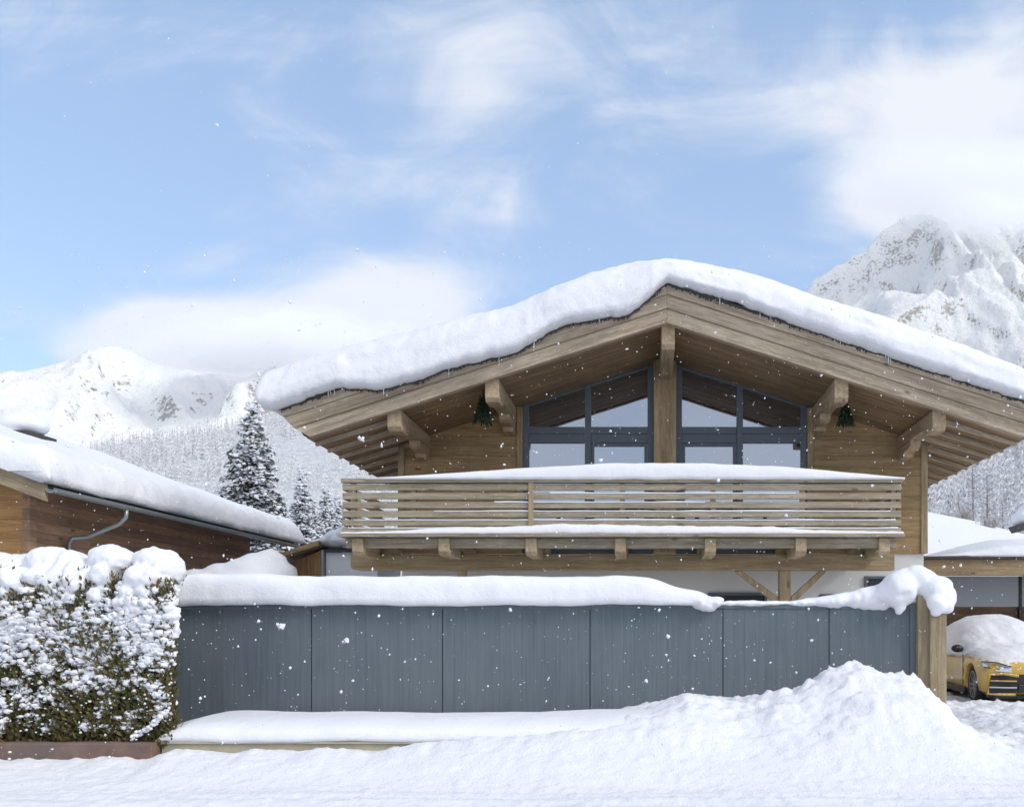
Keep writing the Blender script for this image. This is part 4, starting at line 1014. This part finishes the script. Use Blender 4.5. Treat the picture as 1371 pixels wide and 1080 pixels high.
# ------------------------------------------------------------------ trees
def spruce(x, y, z, h, w, seed, label, dens=1.0, snow=1.0, group='snowy spruces beyond the left roof'):
    rs = random.Random(seed)
    t = thing('spruce_tree', (x, y, z), label, 'tree', group)
    MB().tube([(x, y, z - 0.5), (x, y, z + h * 0.5), (x, y, z + h * 0.98)], [h * 0.017, h * 0.01, 0.01], 8).build('trunk', M['bark'], t, smooth=True)
    nd_ = MB(); sn_ = MB()
    NB = int(250 * dens); ph = rs.random() * 6.28
    for L in range(NB):
        u = ((L + rs.random()) / NB) ** 0.85
        u = min(u, 0.985)
        zl = z + h * (0.05 + 0.945 * u) + rs.gauss(0, h * 0.006)
        a = ph + L * 2.39996 + rs.gauss(0, .25)
        Rr = (w * (1 - u) ** 0.9 + 0.14) * rs.uniform(0.62, 1.12) * (1 + 0.12 * math.sin(3 * a + seed) )
        ca, sa = math.cos(a), math.sin(a)
        m = max(3, int(Rr * 5.0)); droop = rs.uniform(0.26, 0.46); loaded = rs.random() < 0.9 * snow
        for i in range(m + 1):
            f = (i + 0.5) / (m + 1); rr = Rr * (0.10 + 0.90 * f)
            zz = zl + Rr * (0.12 * math.sin(f * 2.0) - droop * f * f)
            wd = Rr * 0.27 * (1 - 0.6 * f) + 0.10
            if f < 0.35 and u < 0.8: wd *= 0.6
            p = Vector((x + ca * rr, y + sa * rr, zz))
            for sgn in (-1, 1):
                for rep_ in range(3):
                    g_ = rs.uniform(0.3, 1.1)
                    d = Vector((ca * 0.6 - sa * sgn * g_, sa * 0.6 + ca * sgn * g_, -0.35 - rs.random() * 0.85)).normalized() * wd * rs.uniform(0.55, 1.3)
                    s_ = Vector((ca, sa, -0.25)).normalized() * (0.045 + 0.022 * Rr)
                    pp = p + Vector((rs.gauss(0, .05), rs.gauss(0, .05), rs.gauss(0, .05)))
                    nd_.add([pp - s_, pp + s_, pp + d + s_ * 0.35, pp + d - s_ * 0.5], [(0, 1, 2, 3)])
            if loaded and f > 0.25 and rs.random() < 0.85:
                for q_ in range(5):
                    o_ = rs.uniform(-.9, .9) * wd
                    r_ = rs.uniform(.045, .12)
                    blob(sn_, (p.x - sa * o_ + rs.gauss(0, .07), p.y + ca * o_ + rs.gauss(0, .07), p.z + 0.03 - abs(o_) * 0.75 + rs.gauss(0, .03)), (r_ * (0.9 + 0.9 * abs(ca)), r_ * (0.9 + 0.9 * abs(sa)), r_ * 0.6), 1, 0.9, 2)
    nd_.build('crown', M['needles'], t); sn_.build('snow_load', M['snow'], t, smooth=True)
    return t
D = 60; spruce(PX(340, D), D, 0, PZ(533, D), 4.3, 3, 'tall dense snowy spruce rising beyond the left roof', 1.7)
D = 78; spruce(PX(405, D), D, 0, PZ(627, D), 3.3, 5, 'slim medium spruce just right of the tall spruce', 0.8, 1.3)
D = 84; spruce(PX(436, D), D, 0, PZ(652, D), 3.6, 6, 'short frosted spruce close to the balcony end', 0.8, 1.5)
D = 80; spruce(PX(421, D), D, 0, PZ(668, D), 3.2, 7, 'shortest spruce between the slim spruce and balcony', 0.8, 1.5)
D = 88; spruce(PX(452, D), D, 0, PZ(662, D), 3.5, 8, 'frosted spruce half hidden by the balcony end', 0.8, 1.6)
D = 70; spruce(PX(381, D), D, 0, PZ(678, D), 2.2, 9, 'little spruce at the foot of the tall spruce', 0.8, 1.2)

def rime_tree(x, y, z, h, w, seed, label, name='larch_tree', kids=34):
    rs = random.Random(seed)
    t = thing(name, (x, y, z), label, 'tree', 'rime covered trees on the meadow edge')
    tk = MB(); lean = rs.uniform(-.3, .3)
    tk.tube([(x, y, z - 0.6), (x + lean * .4, y, z + h * 0.5), (x + lean, y, z + h)], [h * 0.018, h * 0.011, 0.01], 7)
    br = MB(); tw = MB()
    for i in range(kids):
        u = 0.14 + 0.84 * (i + rs.random()) / kids; a = rs.random() * 6.28
        L = w * (1.05 - u) ** 0.75 * rs.uniform(0.7, 1.15)
        p0 = Vector((x + lean * u, y, z + h * u)); d = Vector((math.cos(a), math.sin(a), rs.uniform(0.05, 0.5))).normalized()
        p1 = p0 + d * L * 0.55; p2 = p0 + d * L + Vector((0, 0, L * 0.12))
        tk.tube([p0, p1, p2], [0.03, 0.018, 0.006], 4, False)
        for k in range(26):
            f = rs.uniform(0.12, 1.0); q_ = p0 + (p2 - p0) * f
            e = Vector((rs.gauss(0, 1), rs.gauss(0, 1), rs.gauss(-0.1, 0.8))).normalized() * L * rs.uniform(0.12, 0.34)
            s_ = e.cross(Vector((rs.random(), rs.random(), rs.random()))).normalized() * rs.uniform(0.012, 0.028)
            tw.add([q_ - s_, q_ + s_, q_ + e + s_ * .4, q_ + e - s_ * .4], [(0, 1, 2, 3)])
    tk.build('trunk', M['bark_pale'], t, smooth=True); tw.build('crown', M['frost_twig'], t)
def on_meadow(px, D): return PX(px, D), D, meadow_z(PX(px, D), D)
for px, D, ph, w, lab in ((1303, 92, 88, 2.0, 'taller pale rimed larch on the meadow edge with a dark trunk'), (1322, 90, 78, 1.8, 'pale rimed larch beside a brown bush, right of the taller larch'),
                     (1285, 108, 62, 1.8, 'faint white larch left of the taller larch'), (1268, 118, 55, 1.7, 'small rimed tree on the upper meadow edge'), (1254, 124, 52, 1.8, 'rimed tree standing nearest to the chalet corner'),
                     (1343, 100, 60, 1.8, 'low frosted tree left of the far roof snow'), (1360, 112, 70, 1.8, 'frosted tree rising behind the far roof snow')):
    x, y, z = on_meadow(px, D); rime_tree(x, y, z, ph / F * D, w, px, lab)
for px, D, w, lab in ((1326, 84, 0.9, 'low brown twiggy bush at the foot of the right larch'), (1293, 90, 1.0, 'low twiggy bush left of the larch trunk')):
    x, y, z = on_meadow(px, D); mbb = MB(); rs = random.Random(px)
    for i in range(260):
        a = rs.random() * 6.28; e = Vector((math.cos(a) * rs.random(), math.sin(a) * rs.random(), rs.uniform(.3, 1.2))) * w
        p = Vector((x + rs.gauss(0, .35), y + rs.gauss(0, .3), z)); s_ = Vector((0.02, 0, 0))
        mbb.add([p - s_, p + s_, p + e + s_ * .3, p + e - s_ * .3], [(0, 1, 2, 3)])
    bt = thing('bush', (x, y, z), lab, 'bush', 'bushes under the larches'); mbb.build('twigs', leaf_mat('bush_twig', [(0.12, 0.085, 0.06), (0.3, 0.26, 0.24), (0.6, 0.6, 0.62), (0.2, 0.14, 0.09)]), bt)

# ------------------------------------------------------------------ the yellow car (front towards the camera)
def car():
    # local frame: x across, y along (front at -y), z up; placed with a small turn
    cx0, cy0, cz0, rot = 8.20, 21.62, -0.06, R(-5)
    t = bpy.data.objects.new('parked_car', None); COL.objects.link(t); t['_o'] = (0., 0., 0.)
    t.location = (cx0, cy0, cz0); t.rotation_euler = (0, 0, rot); t.scale = (1.03, 1.03, 1.03)
    tag(t, 'yellow sports SUV parked nose out under snow on the driveway', 'car')
    st = [(-2.54, .66, .34, .76), (-2.51, .82, .26, .85), (-2.42, .92, .22, .93), (-2.22, .965, .20, 1.00), (-1.9, .99, .20, 1.05), (-1.5, 1.0, .20, 1.09), (-1.0, 1.0, .20, 1.12), (-0.4, .99, .20, 1.12), (0.6, .99, .20, 1.13), (1.5, 1.01, .20, 1.14), (2.1, .98, .24, 1.13), (2.42, .90, .34, 1.06), (2.52, .8, .45, .93)]
    ring = []
    for y, w, zb_, zt in st:
        hh = zt - zb_
        half = [(0, zb_), (.80*w, zb_), (.95*w, zb_ + .12*hh), (1.0*w, zb_ + .32*hh), (.985*w, zb_ + .5*hh), (1.0*w, zb_ + .66*hh), (.965*w, zb_ + .84*hh), (.86*w, zb_ + .95*hh), (.6*w, zt), (0, zt + .03)]
        pts = [(x, y, z) for x, z in half] + [(-x, y, z) for x, z in half[-2:0:-1]]
        ring.append(pts)
    b = MB(); b.rings(ring); body = b.build('body', M['yellow'], t, smooth=True, recalc=True)
    cut = MB()
    for wy in (-1.5, 1.5):
        for sx in (-1, 1):
            cut.tube([(sx * 0.62, wy, .40), (sx * 1.2, wy, .40)], 0.445, 32)
    co = cut.build('cutter', M['black'], t, recalc=True)
    bpy.context.view_layer.update()
    bake(body, [('BOOLEAN', dict(object=co, operation='DIFFERENCE', solver='EXACT')), ('BEVEL', dict(width=0.012, segments=2, limit_method='ANGLE', angle_limit=R(35)))])
    me = body.data
    while len(me.materials) > 1: me.materials.pop()
    me.polygons.foreach_set('material_index', [0] * len(me.polygons)); me.polygons.foreach_set('use_smooth', [True] * len(me.polygons))
    if hasattr(me, 'set_sharp_from_angle'): me.set_sharp_from_angle(angle=R(35))
    bpy.data.objects.remove(co)
    # cabin
    cst = [(-1.05, .84, .80, 1.06, 1.09), (-0.75, .86, .78, 1.06, 1.24), (-0.3, .875, .70, 1.06, 1.47), (0.1, .88, .65, 1.06, 1.575), (0.7, .88, .63, 1.06, 1.61), (1.3, .88, .62, 1.08, 1.58), (1.9, .85, .62, 1.08, 1.46), (2.35, .78, .62, 1.06, 1.15)]
    ring = []
    for y, wb, wt, z0, z1 in cst:
        half = [(0, z0), (wb, z0), ((wb*.6 + wt*.4), z0 + .45*(z1 - z0)), (wt + .02, z1 - .05), (wt - .08, z1 - .005), (0, z1 + .02)]
        ring.append([(x, y, z) for x, z in half] + [(-x, y, z) for x, z in half[-2:0:-1]])
    c = MB(); c.rings(ring); cab = c.build('windows', M['car_glass'], t, smooth=True, recalc=True)
    # wheels
    for wy in (-1.5, 1.5):
        for sx in (-1, 1):
            ty = MB(); prof = [(.70, .30), (.70, .37), (.735, .395), (.92, .395), (.955, .37), (.955, .285), (.90, .275)]
            seg = 36; rr = []
            for k in range(seg):
                a = 6.28318 * k / seg; rr.append([(sx * q_[0], wy + q_[1] * math.cos(a), .395 + q_[1] * math.sin(a)) for q_ in prof])
            rr.append(rr[0]); ty.rings(rr, closed=True, caps=False)
            wh = bpy.data.objects.new('wheel', None)
            whl = ty.build('wheel', M['tyre'], t, smooth=True, recalc=True)
            rim = MB()
            xo = sx * .925
            n5 = 10
            for k in range(n5):
                a = 6.28318 * k / n5; ca, sa = math.cos(a), math.sin(a); na, nb2 = -sa, ca
                pts = []
                for rad, hw, dx in ((.05, .028, 0.0), (.27, .022, 0.012)):
                    for sg in (-1, 1): pts.append((xo + sx * dx, wy + rad * ca + sg * hw * na, .395 + rad * sa + sg * hw * nb2))
                pts2 = [(p_[0] - sx * .04, p_[1], p_[2]) for p_ in pts]
                rim.add(pts + pts2, [(0, 1, 3, 2), (4, 6, 7, 5), (0, 2, 6, 4), (1, 5, 7, 3), (0, 4, 5, 1), (2, 3, 7, 6)])
            rim.tube([(xo - sx * .05, wy, .395), (xo + sx * .015, wy, .395)], .065, 16)
            rp = [(sx * .955, .262), (sx * .955, .288), (sx * .90, .288), (sx * .90, .262)]
            rr = [[(q_[0], wy + q_[1] * math.cos(6.28318 * k / 36), .395 + q_[1] * math.sin(6.28318 * k / 36)) for q_ in rp] for k in range(37)]
            rim.rings(rr, caps=False)
            rim.build('rim', M['rim'], whl, recalc=True)
            dk = MB(); dk.tube([(sx * .78, wy, .395), (sx * .80, wy, .395)], .29, 24); dk.build('brake_disc', M['black'], whl)
    # headlights: slanted lens following the corner
    for sx in (-1, 1):
        hl = MB(); P = [(sx * .945, -2.32, .76), (sx * .72, -2.50, .715), (sx * .48, -2.565, .69), (sx * .48, -2.54, .80), (sx * .74, -2.45, .875), (sx * .965, -2.24, .885)]
        P2 = [(x * 1.02, y - 0.055, z + 0.004) for x, y, z in P]; n_ = 6
        hl.add(P + P2, [tuple(range(n_-1, -1, -1)), tuple(range(n_, 2*n_))] + [(i, (i+1) % n_, (i+1) % n_ + n_, i + n_) for i in range(n_)])
        hl_o = hl.build('headlight', M['lens'], t, recalc=True, bevel=0.008)
        br = MB(); br.tube([(P2[5][0] * 1.005, P2[5][1] - .01, P2[5][2] + .015), (P2[4][0], P2[4][1] - .02, P2[4][2] + .012), (P2[3][0], P2[3][1] - .02, P2[3][2] + .01)], .013, 6)
        br.tube([(P2[0][0] * 1.0, P2[0][1] - .012, P2[0][2] + .03), (sx * .7, -2.53, .76)], .011, 6); br.build('lamp_strip', M['black'], hl_o)
        # side air intake in the bumper
        ia = MB(); P = [(sx * .92, -2.42, .25), (sx * .42, -2.555, .25), (sx * .34, -2.57, .60), (sx * .62, -2.53, .655), (sx * .86, -2.43, .645)]
        P2 = [(x * 1.0, y - .075, z) for x, y, z in P]; n_ = 5
        ia.add(P + P2, [tuple(range(n_-1, -1, -1)), tuple(range(n_, 2*n_))] + [(i, (i+1) % n_, (i+1) % n_ + n_, i + n_) for i in range(n_)])
        io = ia.build('air_intake', M['black'], t, recalc=True)
        for zz in (.40, .53):
            MB().tube([(sx * (.95 - zz * .16), -2.505, zz), (sx * .62, -2.615, zz), (sx * .40, -2.65, zz)], .016, 6).build('intake_bar', M['chrome'] if zz < .5 else M['yellow'], io)
        MB().tube([(sx * .42, -2.63, .265), (sx * .70, -2.585, .262), (sx * .915, -2.49, .265), (sx * .875, -2.495, .65), (sx * .64, -2.60, .675), (sx * .36, -2.63, .63)], .030, 6).build('intake_trim', M['yellow'], io)
        # mirror
        mr = MB(); blob(mr, (sx * 1.08, -0.72, 1.13), (.13, .075, .085), 3, 0.0); mr.tube([(sx * .93, -0.70, 1.06), (sx * 1.03, -0.72, 1.11)], .03, 8)
        mr.build('mirror', M['black'], t, smooth=True)
        # dark sill
        MB().box(min(sx * .93, sx * 1.0), max(sx * .93, sx * 1.0), -0.98, 0.98, .17, .30).build('sill', M['black'], t, bevel=0.02)
        # door gap
        MB().box(min(sx * .985, sx * 1.002), max(sx * .985, sx * 1.002), -0.857, -0.85, .36, 1.0).build('door_seam', M['black'], t)
    MB().box(-.36, .36, -2.62, -2.5, .30, .66).build('grille', M['black'], t, bevel=0.01)
    MB().box(-.82, .82, -2.56, -2.2, .17, .26).build('splitter', M['black'], t, bevel=0.02)
    for sx in (-1, 1):
        MB().box(min(sx * .6, sx * .9), max(sx * .6, sx * .9), -2.50, -2.3, .18, .31).build('bumper_corner', M['black'], t, bevel=0.03)
    # snow: shell over roof, glass and bonnet
    sst = [(-2.40, .35, .88, .95), (-2.24, .66, .91, 1.05), (-2.0, .84, .93, 1.13), (-1.6, .92, .96, 1.20), (-1.2, .90, 1.0, 1.24), (-0.95, .99, .98, 1.28), (-0.6, 1.035, .95, 1.50), (-0.25, 1.04, .94, 1.70), (0.2, 1.04, .92, 1.84), (0.8, 1.04, .95, 1.90), (1.4, 1.04, .93, 1.88), (2.0, 1.0, 1.0, 1.74), (2.45, .92, 1.02, 1.45), (2.6, .7, 1.05, 1.2)]
    ring = []
    for y, w, z0, z1 in sst:
        tt = np.linspace(0, math.pi, 25)
        e = 2.4
        ring.append([(w * np.sign(math.cos(q_)) * abs(math.cos(q_)) ** (2/e), y, z0 + (z1 - z0) * math.sin(q_) ** (2/e)) for q_ in tt] + [(-w * .8, y, z0 - .01), (w * .8, y, z0 - .01)])
    s_ = MB(); s_.rings(ring)
    so = s_.build('car_snow', M['snow_soft'], smooth=True, recalc=True)
    bake(so, [('SUBSURF', dict(levels=2, render_levels=2))])
    me = so.data; n_ = len(me.vertices); cc = np.empty(n_ * 3); me.vertices.foreach_get('co', cc); cc = cc.reshape(-1, 3)
    cc = displace(cc, 0.035, 2.6, 1.0, 5); me.vertices.foreach_set('co', cc.ravel()); me.polygons.foreach_set('use_smooth', [True] * len(me.polygons)); me.update()
    so.location = t.location; so.rotation_euler = t.rotation_euler; so.scale = t.scale
    tag(so, 'thick snow shell over the roof, glass and bonnet of the yellow car', 'snow')
car()

# ------------------------------------------------------------------ clouds clinging to the peaks
def cloud(x, y, D, rx, rz, ry, dens, label, seed):
    v, f = ICO[3]
    mb = MB(); mb.add(v, f)
    m = bpy.data.materials.new('cloud_vapour'); m.use_nodes = True; nt = m.node_tree; nt.nodes.clear()
    out = nt.nodes.new('ShaderNodeOutputMaterial'); pv = nt.nodes.new('ShaderNodeVolumePrincipled'); nt.links.new(pv.outputs[0], out.inputs['Volume'])
    pv.inputs['Color'].default_value = (1.0, 1.0, 1.0, 1); pv.inputs['Anisotropy'].default_value = 0.0
    tc = nt.nodes.new('ShaderNodeTexCoord'); ln = nt.nodes.new('ShaderNodeVectorMath'); ln.operation = 'LENGTH'
    nt.links.new(tc.outputs['Object'], ln.inputs[0])
    nn = noise(nt, mapping(nt, scale=(1.0, 1.0, 0.6), loc=(seed, 0, 0)), 2.3, 5, 0.55)
    k = mth(nt, 'ADD', mth(nt, 'SUBTRACT', 0.75, ln.outputs['Value']), mth(nt, 'MULTIPLY', mth(nt, 'SUBTRACT', nn, 0.5), 1.5))
    k = mth(nt, 'MULTIPLY', k, 2.0, clamp=True)
    edge = mth(nt, 'MULTIPLY', mth(nt, 'SUBTRACT', 1.0, ln.outputs['Value']), 5.0, clamp=True)
    nt.links.new(mth(nt, 'MULTIPLY', mth(nt, 'MULTIPLY', k, edge), dens), pv.inputs['Density'])
    o = mb.build('cloud', m, origin=(0, 0, 0)); o.location = (PX(x, D), D, PZ(y, D)); o.scale = (rx / F * D, ry, rz / F * D)
    tag(o, label, 'cloud', kind='stuff')
cloud(1290, 250, 2050, 240, 78, 170, 0.009, 'white cloud wrapped round the summit of the right mountain', 1.0)
cloud(1330, 288, 1900, 170, 48, 110, 0.012, 'thin white cloud veil hanging before the right summit', 9.0)
cloud(370, 462, 2400, 250, 60, 200, 0.02, 'white cloud bank drifting over the crest of the left mountain', 5.0)

# ------------------------------------------------------------------ air
hm = bpy.data.materials.new('thin_winter_air'); hm.use_nodes = True; hm.node_tree.nodes.clear()
ho = hm.node_tree.nodes.new('ShaderNodeOutputMaterial'); hv = hm.node_tree.nodes.new('ShaderNodeVolumePrincipled')
hm.node_tree.links.new(hv.outputs[0], ho.inputs['Volume'])
hv.inputs['Color'].default_value = (0.93, 0.95, 1.0, 1); hv.inputs['Density'].default_value = 0.00005; hv.inputs['Anisotropy'].default_value = 0.0
tag(MB().box(-5200, 5200, -60, 4200, -1.5, 1500).build('haze', hm), 'thin frosty haze in the valley air', 'haze', kind='stuff')

# ------------------------------------------------------------------ falling snow
fl = MB(); rs = random.Random(77)
v1, f1 = ICO[1]
v2, f2 = ICO[2]
def flake(p, r, fine=False):
    vv, ff = (v2, f2) if fine else (v1, f1)
    q_ = vv * (1 + 0.35 * rng.normal(size=(len(vv), 1))) * np.array([r * rs.uniform(.6, 1.3), r * rs.uniform(.6, 1.1), r * rs.uniform(.6, 1.4)])
    fl.add(q_ + np.array(p), ff)
for i in range(9000):
    D = rs.uniform(3.2, 18.2)
    px = rs.uniform(-60, 1430); py = rs.uniform(-40, 1060)
    p = (PX(px, D), D, PZ(py, D))
    if py < 330 and rs.random() < 0.92: continue
    if p[2] < 0.1 or (D > 11.5 and p[0] < -6.3 and p[2] < 2.8) or (D > 17.8 and p[2] > 5): continue
    if D > 13.4 and p[2] < 2.4: continue
    r = 0.0018 + 0.0045 * rs.random() ** 3 if rs.random() < 0.992 else rs.uniform(0.005, 0.008)
    flake(p, r)
for x, y, D, r in ((377, 838, 11, .045), (372, 836, 11, .03), (464, 857, 11.3, .042), (459, 859, 11.3, .03), (346, 831, 10, .025), (485, 588, 9, .033), (481, 586, 9, .028), (511, 596, 9, .022), (673, 594, 9, .022), (671, 597, 9, .018), (895, 852, 9, .02), (865, 911, 9, .018), (1087, 857, 9, .02), (342, 856, 10, .014), (735, 907, 9, .015), (731, 938, 9, .014), (1066, 900, 9, .018)):
    flake((PX(x, D), D, PZ(y, D)), r * 0.6, True)
tag(fl.build('falling_snow', M['snow_flake'], smooth=True), 'scattered white snowflakes drifting through the air', 'snowflakes', kind='stuff')

# ------------------------------------------------------------------ sky and light
SUN_AZ, SUN_EL = R(118), R(38)                                       # azimuth from +y towards +x
sdir = Vector((math.sin(SUN_AZ) * math.cos(SUN_EL), math.cos(SUN_AZ) * math.cos(SUN_EL), math.sin(SUN_EL)))
sd_ = bpy.data.lights.new('sun', 'SUN'); sd_.energy = 1.6; sd_.angle = R(22); sd_.color = (1.0, 0.945, 0.86)
so = bpy.data.objects.new('sun', sd_); COL.objects.link(so); so.rotation_euler = sdir.to_track_quat('Z', 'Y').to_euler(); so.location = (0, 0, 50)

w = bpy.data.worlds.new('World'); sc.world = w; w.use_nodes = True
nt = w.node_tree; nt.nodes.clear()
out = nt.nodes.new('ShaderNodeOutputWorld'); bg = nt.nodes.new('ShaderNodeBackground'); nt.links.new(bg.outputs[0], out.inputs[0])
sky = nt.nodes.new('ShaderNodeTexSky'); sky.sky_type = 'NISHITA'; sky.sun_disc = False
sky.sun_elevation = SUN_EL; sky.sun_rotation = SUN_AZ; sky.altitude = 900; sky.air_density = 1.0; sky.dust_density = 0.3; sky.ozone_density = 1.6
tc = nt.nodes.new('ShaderNodeTexCoord'); sp = nt.nodes.new('ShaderNodeSeparateXYZ'); nt.links.new(tc.outputs['Generated'], sp.inputs[0])
yy = mth(nt, 'MAXIMUM', sp.outputs[1], 0.05)
U = mth(nt, 'DIVIDE', sp.outputs[0], yy); V = mth(nt, 'DIVIDE', sp.outputs[2], yy)
front = mth(nt, 'GREATER_THAN', sp.outputs[1], 0.05)
def gauss(x, y, a, b, amp, sharp=False):
    du = mth(nt, 'DIVIDE', mth(nt, 'SUBTRACT', U, (x - CX) / F), a / F); dv = mth(nt, 'DIVIDE', mth(nt, 'SUBTRACT', V, (CY - y) / F), b / F)
    e = mth(nt, 'ADD', mth(nt, 'MULTIPLY', du, du), mth(nt, 'MULTIPLY', dv, dv))
    if sharp: e = mth(nt, 'MULTIPLY', e, e)
    return mth(nt, 'MULTIPLY', mth(nt, 'POWER', 2.718, mth(nt, 'MULTIPLY', e, -1.0)), amp)
tot = None
for b_ in ((235, 462, 165, 62, 0.8, True), (430, 450, 190, 80, 0.75, True), (540, 395, 120, 55, 0.55, True), (215, 425, 70, 36, 0.3), (250, 352, 120, 20, 0.3), (600, 150, 190, 190, 0.28), (640, 40, 110, 60, 0.2), (1330, 230, 190, 110, 1.0), (1240, 130, 230, 60, 0.5), (1371, 60, 200, 80, 0.35), (1180, 290, 80, 60, 0.35), (860, 60, 200, 110, 0.16), (120, 30, 300, 120, 0.22), (1000, 150, 200, 50, 0.2)):
    g_ = gauss(*b_); tot = g_ if tot is None else mth(nt, 'ADD', tot, g_)
comb = nt.nodes.new('ShaderNodeCombineXYZ'); nt.links.new(U, comb.inputs[0]); nt.links.new(mth(nt, 'MULTIPLY', V, 1.5), comb.inputs[1])
nz1 = noise(nt, comb.outputs[0], 4.6, 10, 0.62, 0.9); nz2 = noise(nt, comb.outputs[0], 2.0, 6, 0.55, 0.5)
cir = nt.nodes.new('ShaderNodeMapping'); cir.inputs['Rotation'].default_value = (0, 0, R(-28)); cir.inputs['Scale'].default_value = (1.6, 5.0, 1); nt.links.new(comb.outputs[0], cir.inputs[0])
nz3 = noise(nt, cir.outputs[0], 2.4, 9, 0.62, 0.7)
k = mth(nt, 'ADD', tot, mth(nt, 'MULTIPLY', mth(nt, 'SUBTRACT', nz1, 0.5), 1.3))
k = mth(nt, 'ADD', k, mth(nt, 'MULTIPLY', mth(nt, 'SUBTRACT', nz2, 0.5), 0.5))
k = mth(nt, 'ADD', k, mth(nt, 'MULTIPLY', mth(nt, 'SUBTRACT', nz3, 0.46), 0.6))
mk = nt.nodes.new('ShaderNodeMapRange'); mk.interpolation_type = 'SMOOTHSTEP'; mk.inputs['From Min'].default_value = 0.03; mk.inputs['From Max'].default_value = 0.88
nt.links.new(k, mk.inputs[0])
gen = ramp(nt, noise(nt, tc.outputs['Generated'], 2.2, 6, 0.6), [(0.40, 0.55), (0.62, 0.95)])        # the rest of the sky, behind the viewer
BACK = mth(nt, 'SUBTRACT', 1.0, front)
kk = mth(nt, 'ADD', mth(nt, 'MULTIPLY', mk.outputs[0], front), mth(nt, 'MULTIPLY', gen, mth(nt, 'SUBTRACT', 1.0, front)))
CLOUD = (4.75, 4.85, 5.1)
SKYC = mix(nt, 0.33, sky.outputs[0], (2.7, 4.1, 6.1))                    # high thin veil over the blue
fin = mix(nt, mth(nt, 'MULTIPLY', kk, 0.93), SKYC, mix(nt, BACK, CLOUD, (5.7, 5.9, 6.4)))
nt.links.new(fin, bg.inputs['Color']); bg.inputs['Strength'].default_value = 0.13

sc.view_settings.view_transform = 'Standard'; sc.view_settings.look = 'None'; sc.view_settings.exposure = 0.56; sc.view_settings.gamma = 1.0
sc.cycles.volume_bounces = 10; sc.cycles.max_bounces = 12; sc.cycles.diffuse_bounces = 4; sc.cycles.glossy_bounces = 3; sc.cycles.transparent_max_bounces = 8
for o in bpy.data.objects:
    if '_o' in o.keys(): del o['_o']
